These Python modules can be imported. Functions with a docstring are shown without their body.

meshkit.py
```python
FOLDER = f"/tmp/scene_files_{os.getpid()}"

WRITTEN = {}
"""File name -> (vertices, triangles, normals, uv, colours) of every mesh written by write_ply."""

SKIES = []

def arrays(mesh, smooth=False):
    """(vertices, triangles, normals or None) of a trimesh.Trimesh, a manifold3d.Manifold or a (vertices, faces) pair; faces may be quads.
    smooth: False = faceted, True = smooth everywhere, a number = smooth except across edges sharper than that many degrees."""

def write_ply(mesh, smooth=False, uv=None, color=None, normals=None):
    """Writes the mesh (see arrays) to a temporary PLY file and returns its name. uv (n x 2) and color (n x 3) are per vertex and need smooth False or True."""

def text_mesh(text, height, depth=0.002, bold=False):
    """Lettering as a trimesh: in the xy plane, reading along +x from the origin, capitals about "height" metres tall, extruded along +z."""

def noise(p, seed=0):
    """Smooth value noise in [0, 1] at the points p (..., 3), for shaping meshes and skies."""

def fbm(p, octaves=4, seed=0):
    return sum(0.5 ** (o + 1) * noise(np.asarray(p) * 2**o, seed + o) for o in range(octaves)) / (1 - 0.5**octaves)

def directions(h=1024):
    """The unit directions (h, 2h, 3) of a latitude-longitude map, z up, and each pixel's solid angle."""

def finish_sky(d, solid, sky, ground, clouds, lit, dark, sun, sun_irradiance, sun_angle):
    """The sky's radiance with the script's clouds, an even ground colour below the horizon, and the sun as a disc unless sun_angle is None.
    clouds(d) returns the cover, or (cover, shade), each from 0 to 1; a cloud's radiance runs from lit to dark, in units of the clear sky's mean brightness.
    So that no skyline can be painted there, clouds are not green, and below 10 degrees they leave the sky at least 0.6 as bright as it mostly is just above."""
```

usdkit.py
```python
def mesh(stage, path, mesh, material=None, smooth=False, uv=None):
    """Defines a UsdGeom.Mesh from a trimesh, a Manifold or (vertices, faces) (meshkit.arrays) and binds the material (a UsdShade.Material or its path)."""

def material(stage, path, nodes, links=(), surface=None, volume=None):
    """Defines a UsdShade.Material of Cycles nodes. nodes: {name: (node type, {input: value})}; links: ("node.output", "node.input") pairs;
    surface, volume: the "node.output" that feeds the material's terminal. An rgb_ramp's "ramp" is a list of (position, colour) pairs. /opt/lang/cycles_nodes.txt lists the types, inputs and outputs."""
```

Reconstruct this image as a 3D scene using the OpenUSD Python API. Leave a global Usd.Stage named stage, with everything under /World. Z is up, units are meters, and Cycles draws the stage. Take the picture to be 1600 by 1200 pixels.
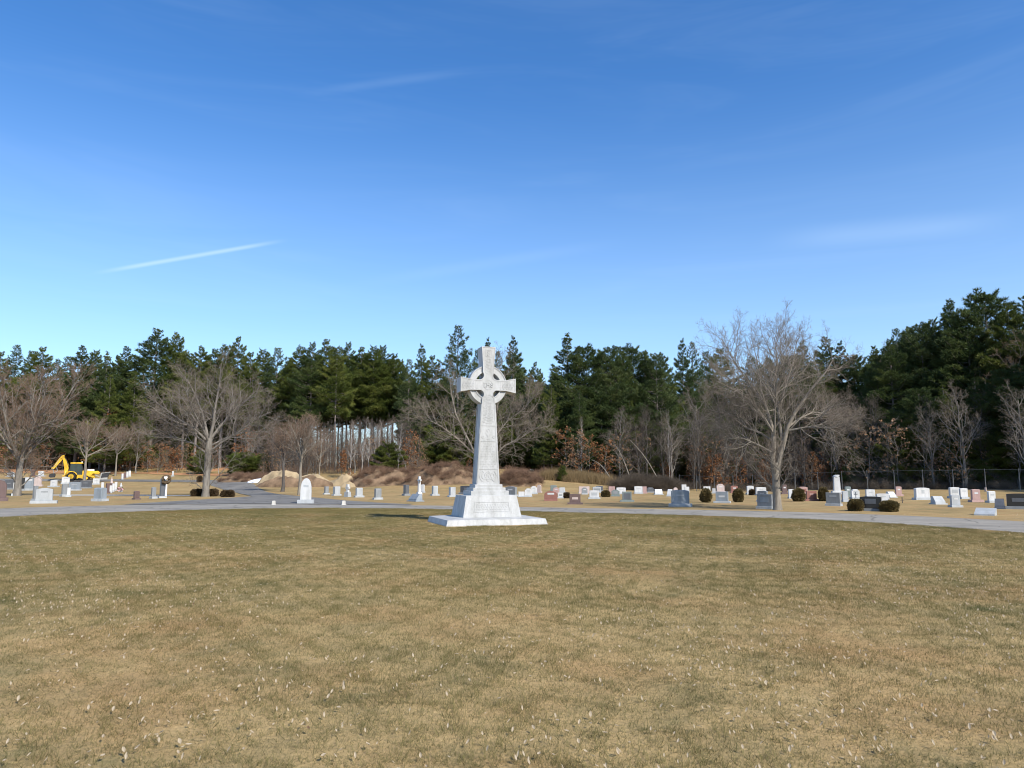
import math
import numpy as np
import trimesh
import shapely
from shapely.geometry import Polygon, Point, box as sbox
from shapely.ops import unary_union
from scipy.interpolate import RBFInterpolator
import usdkit
import meshkit
from pxr import Usd, UsdGeom, UsdLux, UsdShade, Gf, Sdf, Vt

stage = Usd.Stage.CreateInMemory()
UsdGeom.SetStageUpAxis(stage, UsdGeom.Tokens.z)
world = UsdGeom.Xform.Define(stage, '/World')
stage.SetDefaultPrim(world.GetPrim())
UsdGeom.Scope.Define(stage, '/World/Looks')

# ------------------------------------------------------------------ camera, sky, sun, exposure
FPX, PITCH, EYE = 1155.0, math.radians(7.0), 1.6
cam = UsdGeom.Camera.Define(stage, '/World/camera')
cam.CreateHorizontalApertureAttr(36.0)
cam.CreateVerticalApertureAttr(27.0)
cam.CreateFocalLengthAttr(36.0 * FPX / 1600)
cam.CreateClippingRangeAttr(Gf.Vec2f(0.1, 5000))
cam.CreateExposureAttr(0.5)
cam.AddTranslateOp().Set(Gf.Vec3d(0, 0, EYE))
cam.AddRotateXOp().Set(90 + math.degrees(PITCH))

SUN_AZ, SUN_EL = math.radians(42), math.radians(40)       # to the right of straight behind the camera
SUN = np.array([math.sin(SUN_AZ) * math.cos(SUN_EL), -math.cos(SUN_AZ) * math.cos(SUN_EL), math.sin(SUN_EL)])
sun = UsdLux.DistantLight.Define(stage, '/World/sun')
sun.CreateNormalizeAttr(True)
sun.CreateIntensityAttr(1.2)
sun.CreateAngleAttr(0.5)
sun.CreateColorAttr(Gf.Vec3f(1.0, 0.95, 0.87))
sun.AddTransformOp().Set(Gf.Matrix4d().SetRotate(Gf.Rotation(Gf.Vec3d(0, 0, 1), Gf.Vec3d(*SUN))))


def ray(X, Y):
    """Direction of the photograph's pixel (1600 x 1200)."""
    x, u, f = X - 800.0, 600.0 - Y, FPX
    d = np.array([x, f * math.cos(PITCH) - u * math.sin(PITCH), f * math.sin(PITCH) + u * math.cos(PITCH)])
    return d / np.linalg.norm(d)


def contrail(n, a, b, width, soft):
    """Nodes for a thin cloud band along the great circle through two sky directions."""
    a, b = np.array(a), np.array(b)
    side = np.cross(a, b); side /= np.linalg.norm(side)
    mid = (a + b) / np.linalg.norm(a + b)
    along = np.cross(side, mid)
    half = math.asin(min(1, np.linalg.norm(np.cross(mid, b))))
    nodes = {
        n + 's': ('vector_math', {'math_type': 'dot_product', 'vector2': tuple(side)}),
        n + 'a': ('vector_math', {'math_type': 'dot_product', 'vector2': tuple(along)}),
        n + 'm': ('vector_math', {'math_type': 'dot_product', 'vector2': tuple(mid)}),
        n + 'abs': ('math', {'math_type': 'absolute'}),
        n + 'w': ('map_range', {'range_type': 'smoothstep', 'from_min': 0.0, 'from_max': width, 'to_min': 1.0, 'to_max': 0.0, 'clamp': True}),
        n + 'l0': ('map_range', {'range_type': 'smoothstep', 'from_min': -half, 'from_max': -half * (1 - soft), 'to_min': 0.0, 'to_max': 1.0, 'clamp': True}),
        n + 'l1': ('map_range', {'range_type': 'smoothstep', 'from_min': half * (1 - soft), 'from_max': half, 'to_min': 1.0, 'to_max': 0.0, 'clamp': True}),
        n + 'f': ('map_range', {'from_min': 0.0, 'from_max': 0.1, 'to_min': 0.0, 'to_max': 1.0, 'clamp': True}),
        n + 'x': ('math', {'math_type': 'multiply'}), n + 'y': ('math', {'math_type': 'multiply'}), n + 'z': ('math', {'math_type': 'multiply'}),
    }
    links = [('tc.generated', n + 's.vector1'), ('tc.generated', n + 'a.vector1'), ('tc.generated', n + 'm.vector1'),
             (n + 's.value', n + 'abs.value1'), (n + 'abs.value', n + 'w.value'), (n + 'a.value', n + 'l0.value'), (n + 'a.value', n + 'l1.value'),
             (n + 'm.value', n + 'f.value'), (n + 'w.result', n + 'x.value1'), (n + 'l0.result', n + 'x.value2'), (n + 'x.value', n + 'y.value1'),
             (n + 'l1.result', n + 'y.value2'), (n + 'y.value', n + 'z.value1'), (n + 'f.result', n + 'z.value2')]
    return nodes, links, n + 'z.value'


n1, l1, o1 = contrail('ca', ray(135, 429), ray(455, 374), 0.0040, 0.55)
n2, l2, o2 = contrail('cb', ray(1170, 380), ray(1640, 340), 0.022, 0.75)
n3, l3, o3 = contrail('cc', ray(520, 450), ray(1010, 372), 0.012, 0.8)
n4, l4, o4 = contrail('cd', ray(440, 150), ray(760, 108), 0.008, 0.8)
nodes = {
    'tc': ('texture_coordinate', {}),
    'sky': ('sky_texture', {'sky_type': 'single_scattering', 'sun_disc': False, 'sun_elevation': SUN_EL,
                            'sun_rotation': math.atan2(SUN[0], SUN[1]), 'altitude': 50.0, 'air_density': 1.0, 'aerosol_density': 0.6, 'ozone_density': 2.5}),
    'sat': ('hsv', {'saturation': 1.26, 'value': 1.2}),
    'tint': ('mix', {'mix_type': 'multiply', 'fac': 1.0, 'color2': (0.95, 1.06, 1.22), 'use_clamp': False}),
    'map': ('mapping', {'scale': (1.1, 1.1, 9.0), 'rotation': (0.0, 0.10, 0.3)}),
    'cn': ('noise_texture', {'scale': 1.7, 'detail': 9.0, 'roughness': 0.62, 'distortion': 0.9}),
    'cr': ('map_range', {'range_type': 'smoothstep', 'from_min': 0.42, 'from_max': 0.85, 'to_min': 0.0, 'to_max': 0.05, 'clamp': True}),
    'sep': ('separate_xyz', {}),
    'low': ('map_range', {'range_type': 'smoothstep', 'from_min': 0.03, 'from_max': 0.50, 'to_min': 0.30, 'to_max': 0.0, 'clamp': True}),
    'cov': ('math', {'math_type': 'add'}), 'cov1': ('math', {'math_type': 'multiply_add', 'value2': 0.28}), 'cov2': ('math', {'math_type': 'multiply_add', 'value2': 0.09}),
    'cov3': ('math', {'math_type': 'multiply_add', 'value2': 0.04}), 'cov4': ('math', {'math_type': 'multiply_add', 'value2': 0.04}),
    'cl': ('mix', {'mix_type': 'mix', 'color2': (6.3, 7.9, 9.6), 'use_clamp': False}),
    'bg': ('background_shader', {'strength': 0.1}),
}
for q in (n1, n2, n3, n4):
    nodes.update(q)
links = l1 + l2 + l3 + l4 + [
    ('tc.generated', 'map.vector'), ('map.vector', 'cn.vector'), ('cn.fac', 'cr.value'), ('tc.generated', 'sep.vector'), ('sep.z', 'low.value'),
    ('cr.result', 'cov.value1'), ('low.result', 'cov.value2'),
    (o1, 'cov1.value1'), ('cov.value', 'cov1.value3'), (o2, 'cov2.value1'), ('cov1.value', 'cov2.value3'),
    (o3, 'cov3.value1'), ('cov2.value', 'cov3.value3'), (o4, 'cov4.value1'), ('cov3.value', 'cov4.value3'),
    ('sky.color', 'sat.color'), ('sat.color', 'tint.color1'), ('tint.color', 'cl.color1'), ('cov4.value', 'cl.fac'), ('cl.color', 'bg.color')]
skym = usdkit.material(stage, '/World/Looks/sky', nodes, links, surface='bg.background')
dome = UsdLux.DomeLight.Define(stage, '/World/sky')
UsdShade.MaterialBindingAPI.Apply(dome.GetPrim()).Bind(skym)
dome.GetPrim().SetCustomDataByKey('kind', 'structure')

# ------------------------------------------------------------------ helpers
used = {}


def numbered(parent, name):
    k = used.get((parent, name), -1) + 1
    used[(parent, name)] = k
    return name if k == 0 else f'{name}_{k:03d}'


def path_of(p):
    return '/World' if p is None else str(p.GetPath() if hasattr(p, 'GetPath') else p)


def tag(o, label=None, cat=None, group=None, kind=None):
    p = o.GetPrim() if hasattr(o, 'GetPrim') else o
    for k, v in (('label', label), ('category', cat), ('group', group), ('kind', kind)):
        if v:
            p.SetCustomDataByKey(k, v)
    return p


def obj(name, mesh, m, parent=None, smooth=False):
    base = path_of(parent)
    return usdkit.mesh(stage, base + '/' + numbered(base, name), mesh, m, smooth=smooth).GetPrim()


def thing(name, label, cat, loc=(0, 0, 0), rz=0.0, group=None, scale=None):
    x = UsdGeom.Xform.Define(stage, '/World/' + numbered('/World', name))
    x.AddTranslateOp().Set(Gf.Vec3d(*map(float, loc)))
    x.AddRotateZOp().Set(float(rz))
    if scale is not None:
        x.AddScaleOp().Set(Gf.Vec3f(*map(float, scale)))
    return tag(x, label, cat, group)


def form(name):
    """A class prim that copies refer to."""
    stage.CreateClassPrim('/World/' + name)
    return '/World/' + name


def copy(src, name, label, cat, loc, rz=0.0, scale=(1, 1, 1), group=None):
    p = thing(name, label, cat, loc, rz, group, scale)
    p.GetReferences().AddInternalReference(Sdf.Path(src))
    p.SetInstanceable(True)
    return p


def cat(ms):
    return trimesh.util.concatenate(ms)


def bx(x0, x1, y0, y1, z0, z1):
    m = trimesh.creation.box((x1 - x0, y1 - y0, z1 - z0))
    m.apply_translation(((x0 + x1) / 2, (y0 + y1) / 2, (z0 + z1) / 2))
    return m


def loft(rings, cap=True):
    """rings: list of (n,3) closed loops, bottom to top."""
    n = len(rings[0]); v = np.vstack(rings); f = []
    for k in range(len(rings) - 1):
        a = k * n + np.arange(n); b = k * n + (np.arange(n) + 1) % n
        f += [np.stack([a, b, b + n], 1), np.stack([a, b + n, a + n], 1)]
    if cap:
        i = np.arange(1, n - 1); z = np.zeros_like(i)
        f += [np.stack([z, i + 1, i], 1), np.stack([z, i, i + 1], 1) + (len(rings) - 1) * n]
    return trimesh.Trimesh(v, np.vstack(f), process=False)


def frustum(w0, d0, z0, w1, d1, z1, cx=0, cy=0, bev=0.0):
    def r(w, d, z):
        return np.array([[-w / 2 + cx, -d / 2 + cy, z], [w / 2 + cx, -d / 2 + cy, z], [w / 2 + cx, d / 2 + cy, z], [-w / 2 + cx, d / 2 + cy, z]])
    if bev:
        t = 1 - bev / (z1 - z0)
        return loft([r(w0, d0, z0), r(w0 + (w1 - w0) * t, d0 + (d1 - d0) * t, z1 - bev), r(w1 - 2 * bev, d1 - 2 * bev, z1)])
    return loft([r(w0, d0, z0), r(w1, d1, z1)])


def slab(outline, depth, bev=0.012, y0=None):
    """An XZ outline (n,2) given depth along y with chamfered front and back edges."""
    pg = Polygon(outline)
    if not pg.exterior.is_ccw:
        outline = outline[::-1]
    o = np.asarray(outline, float); c = (o.min(0) + o.max(0)) / 2; s = np.maximum((o.max(0) - o.min(0)) / 2, 1e-6)
    inn = c + (o - c) * (1 - bev / s)
    if y0 is None:
        y0 = -depth / 2
    v2 = [(inn, y0), (o, y0 + bev), (o, y0 + depth - bev), (inn, y0 + depth)]
    rings = [np.stack([q[:, 0], np.full(len(q), y), q[:, 1]], 1) for q, y in v2]
    m = loft(rings, cap=False)
    tv, tf = trimesh.creation.triangulate_polygon(Polygon(inn), engine='earcut')
    n = len(tv)
    front = np.stack([tv[:, 0], np.full(n, y0), tv[:, 1]], 1); back = np.stack([tv[:, 0], np.full(n, y0 + depth), tv[:, 1]], 1)
    area = np.cross(tv[tf[0][1]] - tv[tf[0][0]], tv[tf[0][2]] - tv[tf[0][0]])
    tf = np.asarray(tf) if area > 0 else np.asarray(tf)[:, ::-1]
    return cat([m, trimesh.Trimesh(front, tf, process=False), trimesh.Trimesh(back, tf[:, ::-1], process=False)])


def beam(p, q, w, t):
    """A bar from p to q (x,z in the side plane, y across)."""
    p, q = np.array(p, float), np.array(q, float); d = q - p; L = np.linalg.norm(d); d /= L
    side = np.cross(d, [0, 1, 0]) if abs(d[1]) < 0.9 else np.array([1.0, 0, 0])
    side /= np.linalg.norm(side); third = np.cross(d, side)
    r = lambda c: np.array([c + side * w / 2 + third * t / 2, c - side * w / 2 + third * t / 2, c - side * w / 2 - third * t / 2, c + side * w / 2 - third * t / 2])
    return loft([r(p), r(q)])


def tubes(P, R, n):
    """P (B,K,3), R (B,K): B tapered tubes with n sides."""
    B, K = R.shape
    T = np.gradient(P, axis=1) if K > 2 else np.repeat(P[:, 1:] - P[:, :1], 2, axis=1)
    T /= np.maximum(np.linalg.norm(T, axis=2, keepdims=True), 1e-9)
    ref = np.where(np.abs(T[:, :1, 2:3]) > 0.8, np.array([1.0, 0, 0]), np.array([0, 0, 1.0]))
    U = np.cross(T, np.broadcast_to(ref, T.shape)); U /= np.maximum(np.linalg.norm(U, axis=2, keepdims=True), 1e-9)
    V = np.cross(T, U)
    a = np.arange(n) * 2 * math.pi / n
    ring = P[:, :, None] + R[:, :, None, None] * (np.cos(a)[:, None] * U[:, :, None] + np.sin(a)[:, None] * V[:, :, None])
    i = np.arange(B)[:, None, None] * K * n + np.arange(K - 1)[None, :, None] * n
    j, k = np.arange(n), (np.arange(n) + 1) % n
    A, Bq, C, D = i + j, i + k, i + n + k, i + n + j
    f = np.concatenate([np.stack([A, C, Bq], -1).reshape(-1, 3), np.stack([A, D, C], -1).reshape(-1, 3)])
    return trimesh.Trimesh(ring.reshape(-1, 3), f, process=False)


def norm(v):
    return v / np.maximum(np.linalg.norm(v, axis=-1, keepdims=True), 1e-9)


def leaves(pos, direc, rng, length, width, spread, per, quad=False):
    """per thin triangles (or kite quads) at every position, pointing about along direc."""
    N = len(pos)
    p = np.repeat(pos, per, 0); d = norm(np.repeat(direc, per, 0) + rng.normal(0, spread, (N * per, 3)))
    L = (np.repeat(length, per)[:, None] if np.ndim(length) else length) * rng.uniform(0.6, 1.3, (N * per, 1)); w = width * rng.uniform(0.7, 1.3, (N * per, 1))
    s = norm(np.cross(d, norm(rng.normal(0, 1, (N * per, 3)))))
    if quad:
        v = np.stack([p, p + d * L * 0.5 + s * w / 2, p + d * L, p + d * L * 0.5 - s * w / 2], 1).reshape(-1, 3)
        i = np.arange(N * per)[:, None] * 4
        f = np.concatenate([i + [0, 1, 2], i + [0, 2, 3]])
    else:
        v = np.stack([p - s * w / 2, p + s * w / 2, p + d * L], 1).reshape(-1, 3)
        f = np.arange(N * per * 3).reshape(-1, 3)
    return trimesh.Trimesh(v, f, process=False)


# ------------------------------------------------------------------ materials
MATS = {}


def mat(name, nodes, links, surface):
    MATS[name] = usdkit.material(stage, '/World/Looks/' + name, nodes, links, surface=surface)
    return MATS[name]


rnd_tone = 1.0


def stone(name, col, spread=0.25, rough=0.55, scale=60.0, spec=0.35, stain=0.12):
    c = np.array(col) * rnd_tone
    return mat(name, {
        'g': ('geometry', {}),
        'n': ('noise_texture', {'scale': scale, 'detail': 3.0, 'roughness': 0.7}),
        'r': ('rgb_ramp', {'ramp': [(0.25, tuple(c * (1 - spread))), (0.5, tuple(c)), (0.75, tuple(np.minimum(c * (1 + spread * 0.6), 0.85)))]}),
        'mp': ('mapping', {'scale': (1, 1, 0.28)}), 'n2': ('noise_texture', {'scale': 4.0, 'detail': 6.0, 'roughness': 0.7}),
        'r2': ('rgb_ramp', {'ramp': [(0.3, (1 - stain * 2, 1 - stain * 2, 1 - stain * 2.2)), (0.62, (1, 1, 1))]}),
        'mx': ('mix', {'mix_type': 'multiply', 'fac': 1.0}),
        'b': ('bump', {'strength': 0.25, 'distance': 0.004}),
        'p': ('principled_bsdf', {'roughness': rough, 'specular_ior_level': spec})},
        [('g.position', 'n.vector'), ('g.position', 'mp.vector'), ('mp.vector', 'n2.vector'), ('n.fac', 'r.fac'), ('n2.fac', 'r2.fac'), ('r.color', 'mx.color1'), ('r2.color', 'mx.color2'),
         ('mx.color', 'p.base_color'), ('n.fac', 'b.height'), ('b.normal', 'p.normal')], 'p.BSDF')


def plain(name, col, rough=0.6, metallic=0.0, var=0.15, scale=3.0, spec=0.4):
    c = np.array(col)
    return mat(name, {
        'g': ('geometry', {}), 'n': ('noise_texture', {'scale': scale, 'detail': 5.0, 'roughness': 0.6}),
        'r': ('rgb_ramp', {'ramp': [(0.3, tuple(c * (1 - var))), (0.7, tuple(np.minimum(c * (1 + var), 0.9)))]}),
        'p': ('principled_bsdf', {'roughness': rough, 'metallic': metallic, 'specular_ior_level': spec})},
        [('g.position', 'n.vector'), ('n.fac', 'r.fac'), ('r.color', 'p.base_color')], 'p.BSDF')


def foliage(name, ca, cb, scale=0.5, trans=0.25, island=0.5, rough=0.55):
    ca, cb = np.array(ca), np.array(cb)
    return mat(name, {
        'g': ('geometry', {}), 'n': ('noise_texture', {'scale': scale, 'detail': 3.0}),
        'a': ('math', {'math_type': 'multiply_add', 'value2': island}), 's': ('math', {'math_type': 'subtract', 'value2': island / 2}),
        'r': ('rgb_ramp', {'ramp': [(0.25, tuple(ca)), (0.75, tuple(cb))]}),
        'p': ('principled_bsdf', {'roughness': rough, 'specular_ior_level': 0.25}),
        't': ('translucent_bsdf', {}), 'm': ('mix_closure', {'fac': trans})},
        [('g.position', 'n.vector'), ('g.random_per_island', 'a.value1'), ('n.fac', 's.value1'), ('s.value', 'a.value3'), ('a.value', 'r.fac'),
         ('r.color', 'p.base_color'), ('r.color', 't.color'), ('p.BSDF', 'm.closure1'), ('t.BSDF', 'm.closure2')], 'm.closure')


def bark(name, ca, cb, scale=6.0, stretch=0.18):
    return mat(name, {
        'g': ('geometry', {}), 'mp': ('mapping', {'scale': (1, 1, stretch)}),
        'n': ('noise_texture', {'scale': scale, 'detail': 6.0, 'roughness': 0.7}),
        'r': ('rgb_ramp', {'ramp': [(0.3, ca), (0.7, cb)]}),
        'b': ('bump', {'strength': 0.6, 'distance': 0.03}),
        'p': ('principled_bsdf', {'roughness': 0.85, 'specular_ior_level': 0.15})},
        [('g.position', 'mp.vector'), ('mp.vector', 'n.vector'), ('n.fac', 'r.fac'), ('r.color', 'p.base_color'), ('n.fac', 'b.height'), ('b.normal', 'p.normal')], 'p.BSDF')


stone('monument_granite', (0.415, 0.415, 0.405), 0.2, 0.6, 45.0, stain=0.17)
stone('monument_relief', (0.415, 0.415, 0.405), 0.2, 0.6, 45.0, stain=0.17)
stone('white', (0.52, 0.52, 0.51), 0.12, 0.5)
stone('light_grey', (0.37, 0.385, 0.39), 0.2, 0.5)
stone('grey', (0.22, 0.23, 0.235), 0.25, 0.5)
stone('blue_grey', (0.24, 0.27, 0.295), 0.2, 0.4)
stone('dark_grey', (0.10, 0.105, 0.115), 0.3, 0.3, spec=0.5)
stone('green_grey', (0.17, 0.20, 0.19), 0.25, 0.4)
stone('black', (0.020, 0.021, 0.024), 0.3, 0.12, spec=0.6)
stone('pink', (0.38, 0.25, 0.225), 0.25, 0.5)
stone('pale_pink', (0.48, 0.39, 0.355), 0.2, 0.5)
stone('red', (0.25, 0.115, 0.09), 0.25, 0.4)
stone('brown', (0.135, 0.09, 0.082), 0.25, 0.4)
stone('concrete', (0.46, 0.44, 0.40), 0.2, 0.8)
bark('bark_grey', (0.09, 0.08, 0.068), (0.25, 0.225, 0.19), 7.0)
bark('bark_tan', (0.11, 0.094, 0.074), (0.29, 0.255, 0.205), 6.0)
bark('bark_dark', (0.05, 0.043, 0.038), (0.13, 0.115, 0.10), 7.0)
bark('bark_pine', (0.10, 0.082, 0.07), (0.27, 0.235, 0.21), 5.0)
bark('bark_birch', (0.20, 0.18, 0.155), (0.48, 0.45, 0.41), 4.0, 1.5)
bark('twig_grey', (0.11, 0.088, 0.066), (0.22, 0.178, 0.137), 2.0)
bark('twig_red', (0.12, 0.080, 0.055), (0.235, 0.162, 0.112), 1.0)
bark('twig_brush', (0.10, 0.06, 0.04), (0.25, 0.155, 0.10), 0.8)
bark('twig_dark', (0.05, 0.039, 0.028), (0.125, 0.10, 0.074), 0.8)
foliage('needles', (0.085, 0.108, 0.020), (0.32, 0.315, 0.075), 0.35, 0.25, 0.5)
foliage('needles_dark', (0.056, 0.082, 0.022), (0.20, 0.225, 0.062), 0.35, 0.22, 0.5)
foliage('needles_blue', (0.066, 0.094, 0.030), (0.23, 0.25, 0.085), 0.35, 0.22, 0.5)
foliage('needles_yellow', (0.07, 0.085, 0.018), (0.22, 0.22, 0.045), 0.4, 0.25, 0.5)
foliage('leaves_orange', (0.24, 0.11, 0.045), (0.52, 0.28, 0.13), 0.6, 0.35, 0.7)
foliage('leaves_tan', (0.28, 0.17, 0.09), (0.50, 0.35, 0.20), 0.6, 0.35, 0.7)
foliage('hedge_brown', (0.13, 0.097, 0.038), (0.42, 0.30, 0.135), 2.0, 0.15, 0.7)
foliage('hedge_dark', (0.075, 0.05, 0.026), (0.24, 0.165, 0.085), 2.0, 0.12, 0.7)
foliage('tall_grass', (0.22, 0.155, 0.075), (0.42, 0.31, 0.17), 0.6, 0.3, 0.6)
foliage('pale_leaf', (0.50, 0.41, 0.29), (0.82, 0.75, 0.63), 4.0, 0.42, 0.9)
foliage('brown_leaf', (0.16, 0.095, 0.05), (0.32, 0.20, 0.11), 4.0, 0.2, 0.9)
plain('sand', (0.32, 0.245, 0.148), 0.95, 0, 0.32, 0.8, 0.1)
plain('brush_soil', (0.17, 0.115, 0.072), 0.95, 0, 0.45, 1.2, 0.1)
plain('dark_soil', (0.05, 0.042, 0.035), 0.95, 0, 0.4, 1.5, 0.1)
plain('litter', (0.36, 0.19, 0.095), 0.95, 0, 0.45, 1.6, 0.1)
plain('snow', (0.82, 0.83, 0.86), 0.6, 0, 0.04, 4.0, 0.3)
plain('fence_metal', (0.13, 0.13, 0.125), 0.5, 0.3, 0.15)
plain('machine_yellow', (0.60, 0.36, 0.02), 0.5, 0, 0.35, 1.6)
plain('machine_dark', (0.025, 0.025, 0.026), 0.5, 0, 0.3)
plain('machine_grey', (0.30, 0.29, 0.26), 0.6, 0.2, 0.3)
plain('machine_white', (0.72, 0.72, 0.68), 0.5, 0, 0.1)
plain('tyre', (0.022, 0.021, 0.02), 0.9, 0, 0.4)
plain('cab_glass', (0.02, 0.035, 0.035), 0.12, 0, 0.3, 1.0, 0.7)
plain('ribbon_red', (0.45, 0.04, 0.04), 0.6)
plain('flower_white', (0.75, 0.72, 0.70), 0.7)
plain('flower_pink', (0.66, 0.40, 0.42), 0.7)


def ground_look(name, per_island, gain=1.0):
    """Winter turf: tan, olive and russet drifts, streaked and mottled at several scales."""
    nd = {
        'g': ('geometry', {}),
        'big': ('noise_texture', {'scale': 0.16, 'detail': 5.0, 'roughness': 0.6, 'distortion': 0.4}),
        'mid': ('noise_texture', {'scale': 1.3, 'detail': 6.0, 'roughness': 0.65}),
        'fine': ('noise_texture', {'scale': 26.0, 'detail': 5.0, 'roughness': 0.75}),
        'mm': ('math', {'math_type': 'multiply_add', 'value2': 0.55}), 'm0': ('math', {'math_type': 'multiply', 'value2': 0.45}),
        'r1': ('rgb_ramp', {'ramp': [(q, tuple(np.array(c) * gain)) for q, c in ((0.33, (0.195, 0.178, 0.078)), (0.43, (0.325, 0.240, 0.112)), (0.54, (0.42, 0.298, 0.138)), (0.68, (0.51, 0.37, 0.185)))]}),
        'rus': ('noise_texture', {'scale': 0.45, 'detail': 4.0, 'roughness': 0.6}),
        'rr': ('map_range', {'from_min': 0.47, 'from_max': 0.70, 'to_min': 0.0, 'to_max': 0.5, 'clamp': True}),
        'mix2': ('mix', {'mix_type': 'mix', 'color2': tuple(np.array((0.44, 0.245, 0.11)) * gain)}),
        'f2': ('rgb_ramp', {'ramp': [(0.1, (0.26, 0.31, 0.27)), (0.45, (0.92, 0.93, 0.92)), (0.9, (1.65, 1.6, 1.5))]}),
        'mx': ('mix', {'mix_type': 'multiply', 'fac': 1.0, 'use_clamp': False}),
        'p': ('principled_bsdf', {'roughness': 0.9, 'specular_ior_level': 0.12})}
    lk = [('g.position', 'big.vector'), ('g.position', 'mid.vector'), ('g.position', 'rus.vector'), ('big.fac', 'm0.value1'), ('mid.fac', 'mm.value1'),
          ('m0.value', 'mm.value3'), ('mm.value', 'r1.fac'), ('rus.fac', 'rr.value'), ('rr.result', 'mix2.fac'), ('r1.color', 'mix2.color1'),
          ('mix2.color', 'mx.color1'), ('f2.color', 'mx.color2'), ('mx.color', 'p.base_color')]
    if per_island:
        nd['t'] = ('translucent_bsdf', {}); nd['m'] = ('mix_closure', {'fac': 0.25})
        lk += [('g.random_per_island', 'f2.fac'), ('mx.color', 't.color'), ('p.BSDF', 'm.closure1'), ('t.BSDF', 'm.closure2')]
        return mat(name, nd, lk, 'm.closure')
    nd['b'] = ('bump', {'strength': 0.7, 'distance': 0.03})
    lk += [('g.position', 'fine.vector'), ('fine.fac', 'f2.fac'), ('fine.fac', 'b.height'), ('b.normal', 'p.normal')]
    return mat(name, nd, lk, 'p.BSDF')


ground_look('turf', False, 0.74)
ground_look('lawn_thatch', False, 0.92)
ground_look('turf_blades', True, 1.72)


def asphalt(name, lo, hi):
    return mat(name, {
        'g': ('geometry', {}), 'n': ('noise_texture', {'scale': 40.0, 'detail': 4.0, 'roughness': 0.8}),
        'n2': ('noise_texture', {'scale': 0.5, 'detail': 6.0, 'roughness': 0.7}),
        'r': ('rgb_ramp', {'ramp': [(0.3, lo), (0.7, hi)]}),
        'r2': ('rgb_ramp', {'ramp': [(0.3, (0.66, 0.66, 0.66)), (0.65, (1.08, 1.07, 1.04))]}),
        'v': ('voronoi_texture', {'feature': 'distance_to_edge', 'scale': 0.35}),
        'vn': ('noise_texture', {'scale': 1.2, 'detail': 4.0}), 'vm': ('mix', {'mix_type': 'linear_light', 'fac': 0.35}),
        'vr': ('rgb_ramp', {'ramp': [(0.0, (0.5, 0.5, 0.5)), (0.022, (1, 1, 1))]}),
        'm1': ('mix', {'mix_type': 'multiply', 'fac': 1.0}), 'm2': ('mix', {'mix_type': 'multiply', 'fac': 1.0}),
        'b': ('bump', {'strength': 0.4, 'distance': 0.006}),
        'p': ('principled_bsdf', {'roughness': 0.85, 'specular_ior_level': 0.25})},
        [('g.position', 'n.vector'), ('g.position', 'n2.vector'), ('n.fac', 'r.fac'), ('n2.fac', 'r2.fac'), ('r.color', 'm1.color1'), ('r2.color', 'm1.color2'),
         ('g.position', 'vm.color1'), ('g.position', 'vn.vector'), ('vn.color', 'vm.color2'), ('vm.color', 'v.vector'), ('v.distance', 'vr.fac'),
         ('m1.color', 'm2.color1'), ('vr.color', 'm2.color2'), ('m2.color', 'p.base_color'), ('n.fac', 'b.height'), ('b.normal', 'p.normal')], 'p.BSDF')


asphalt('road_pale', (0.205, 0.19, 0.162), (0.33, 0.305, 0.262))
asphalt('road_dark', (0.135, 0.129, 0.118), (0.215, 0.206, 0.188))
M = MATS

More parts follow.
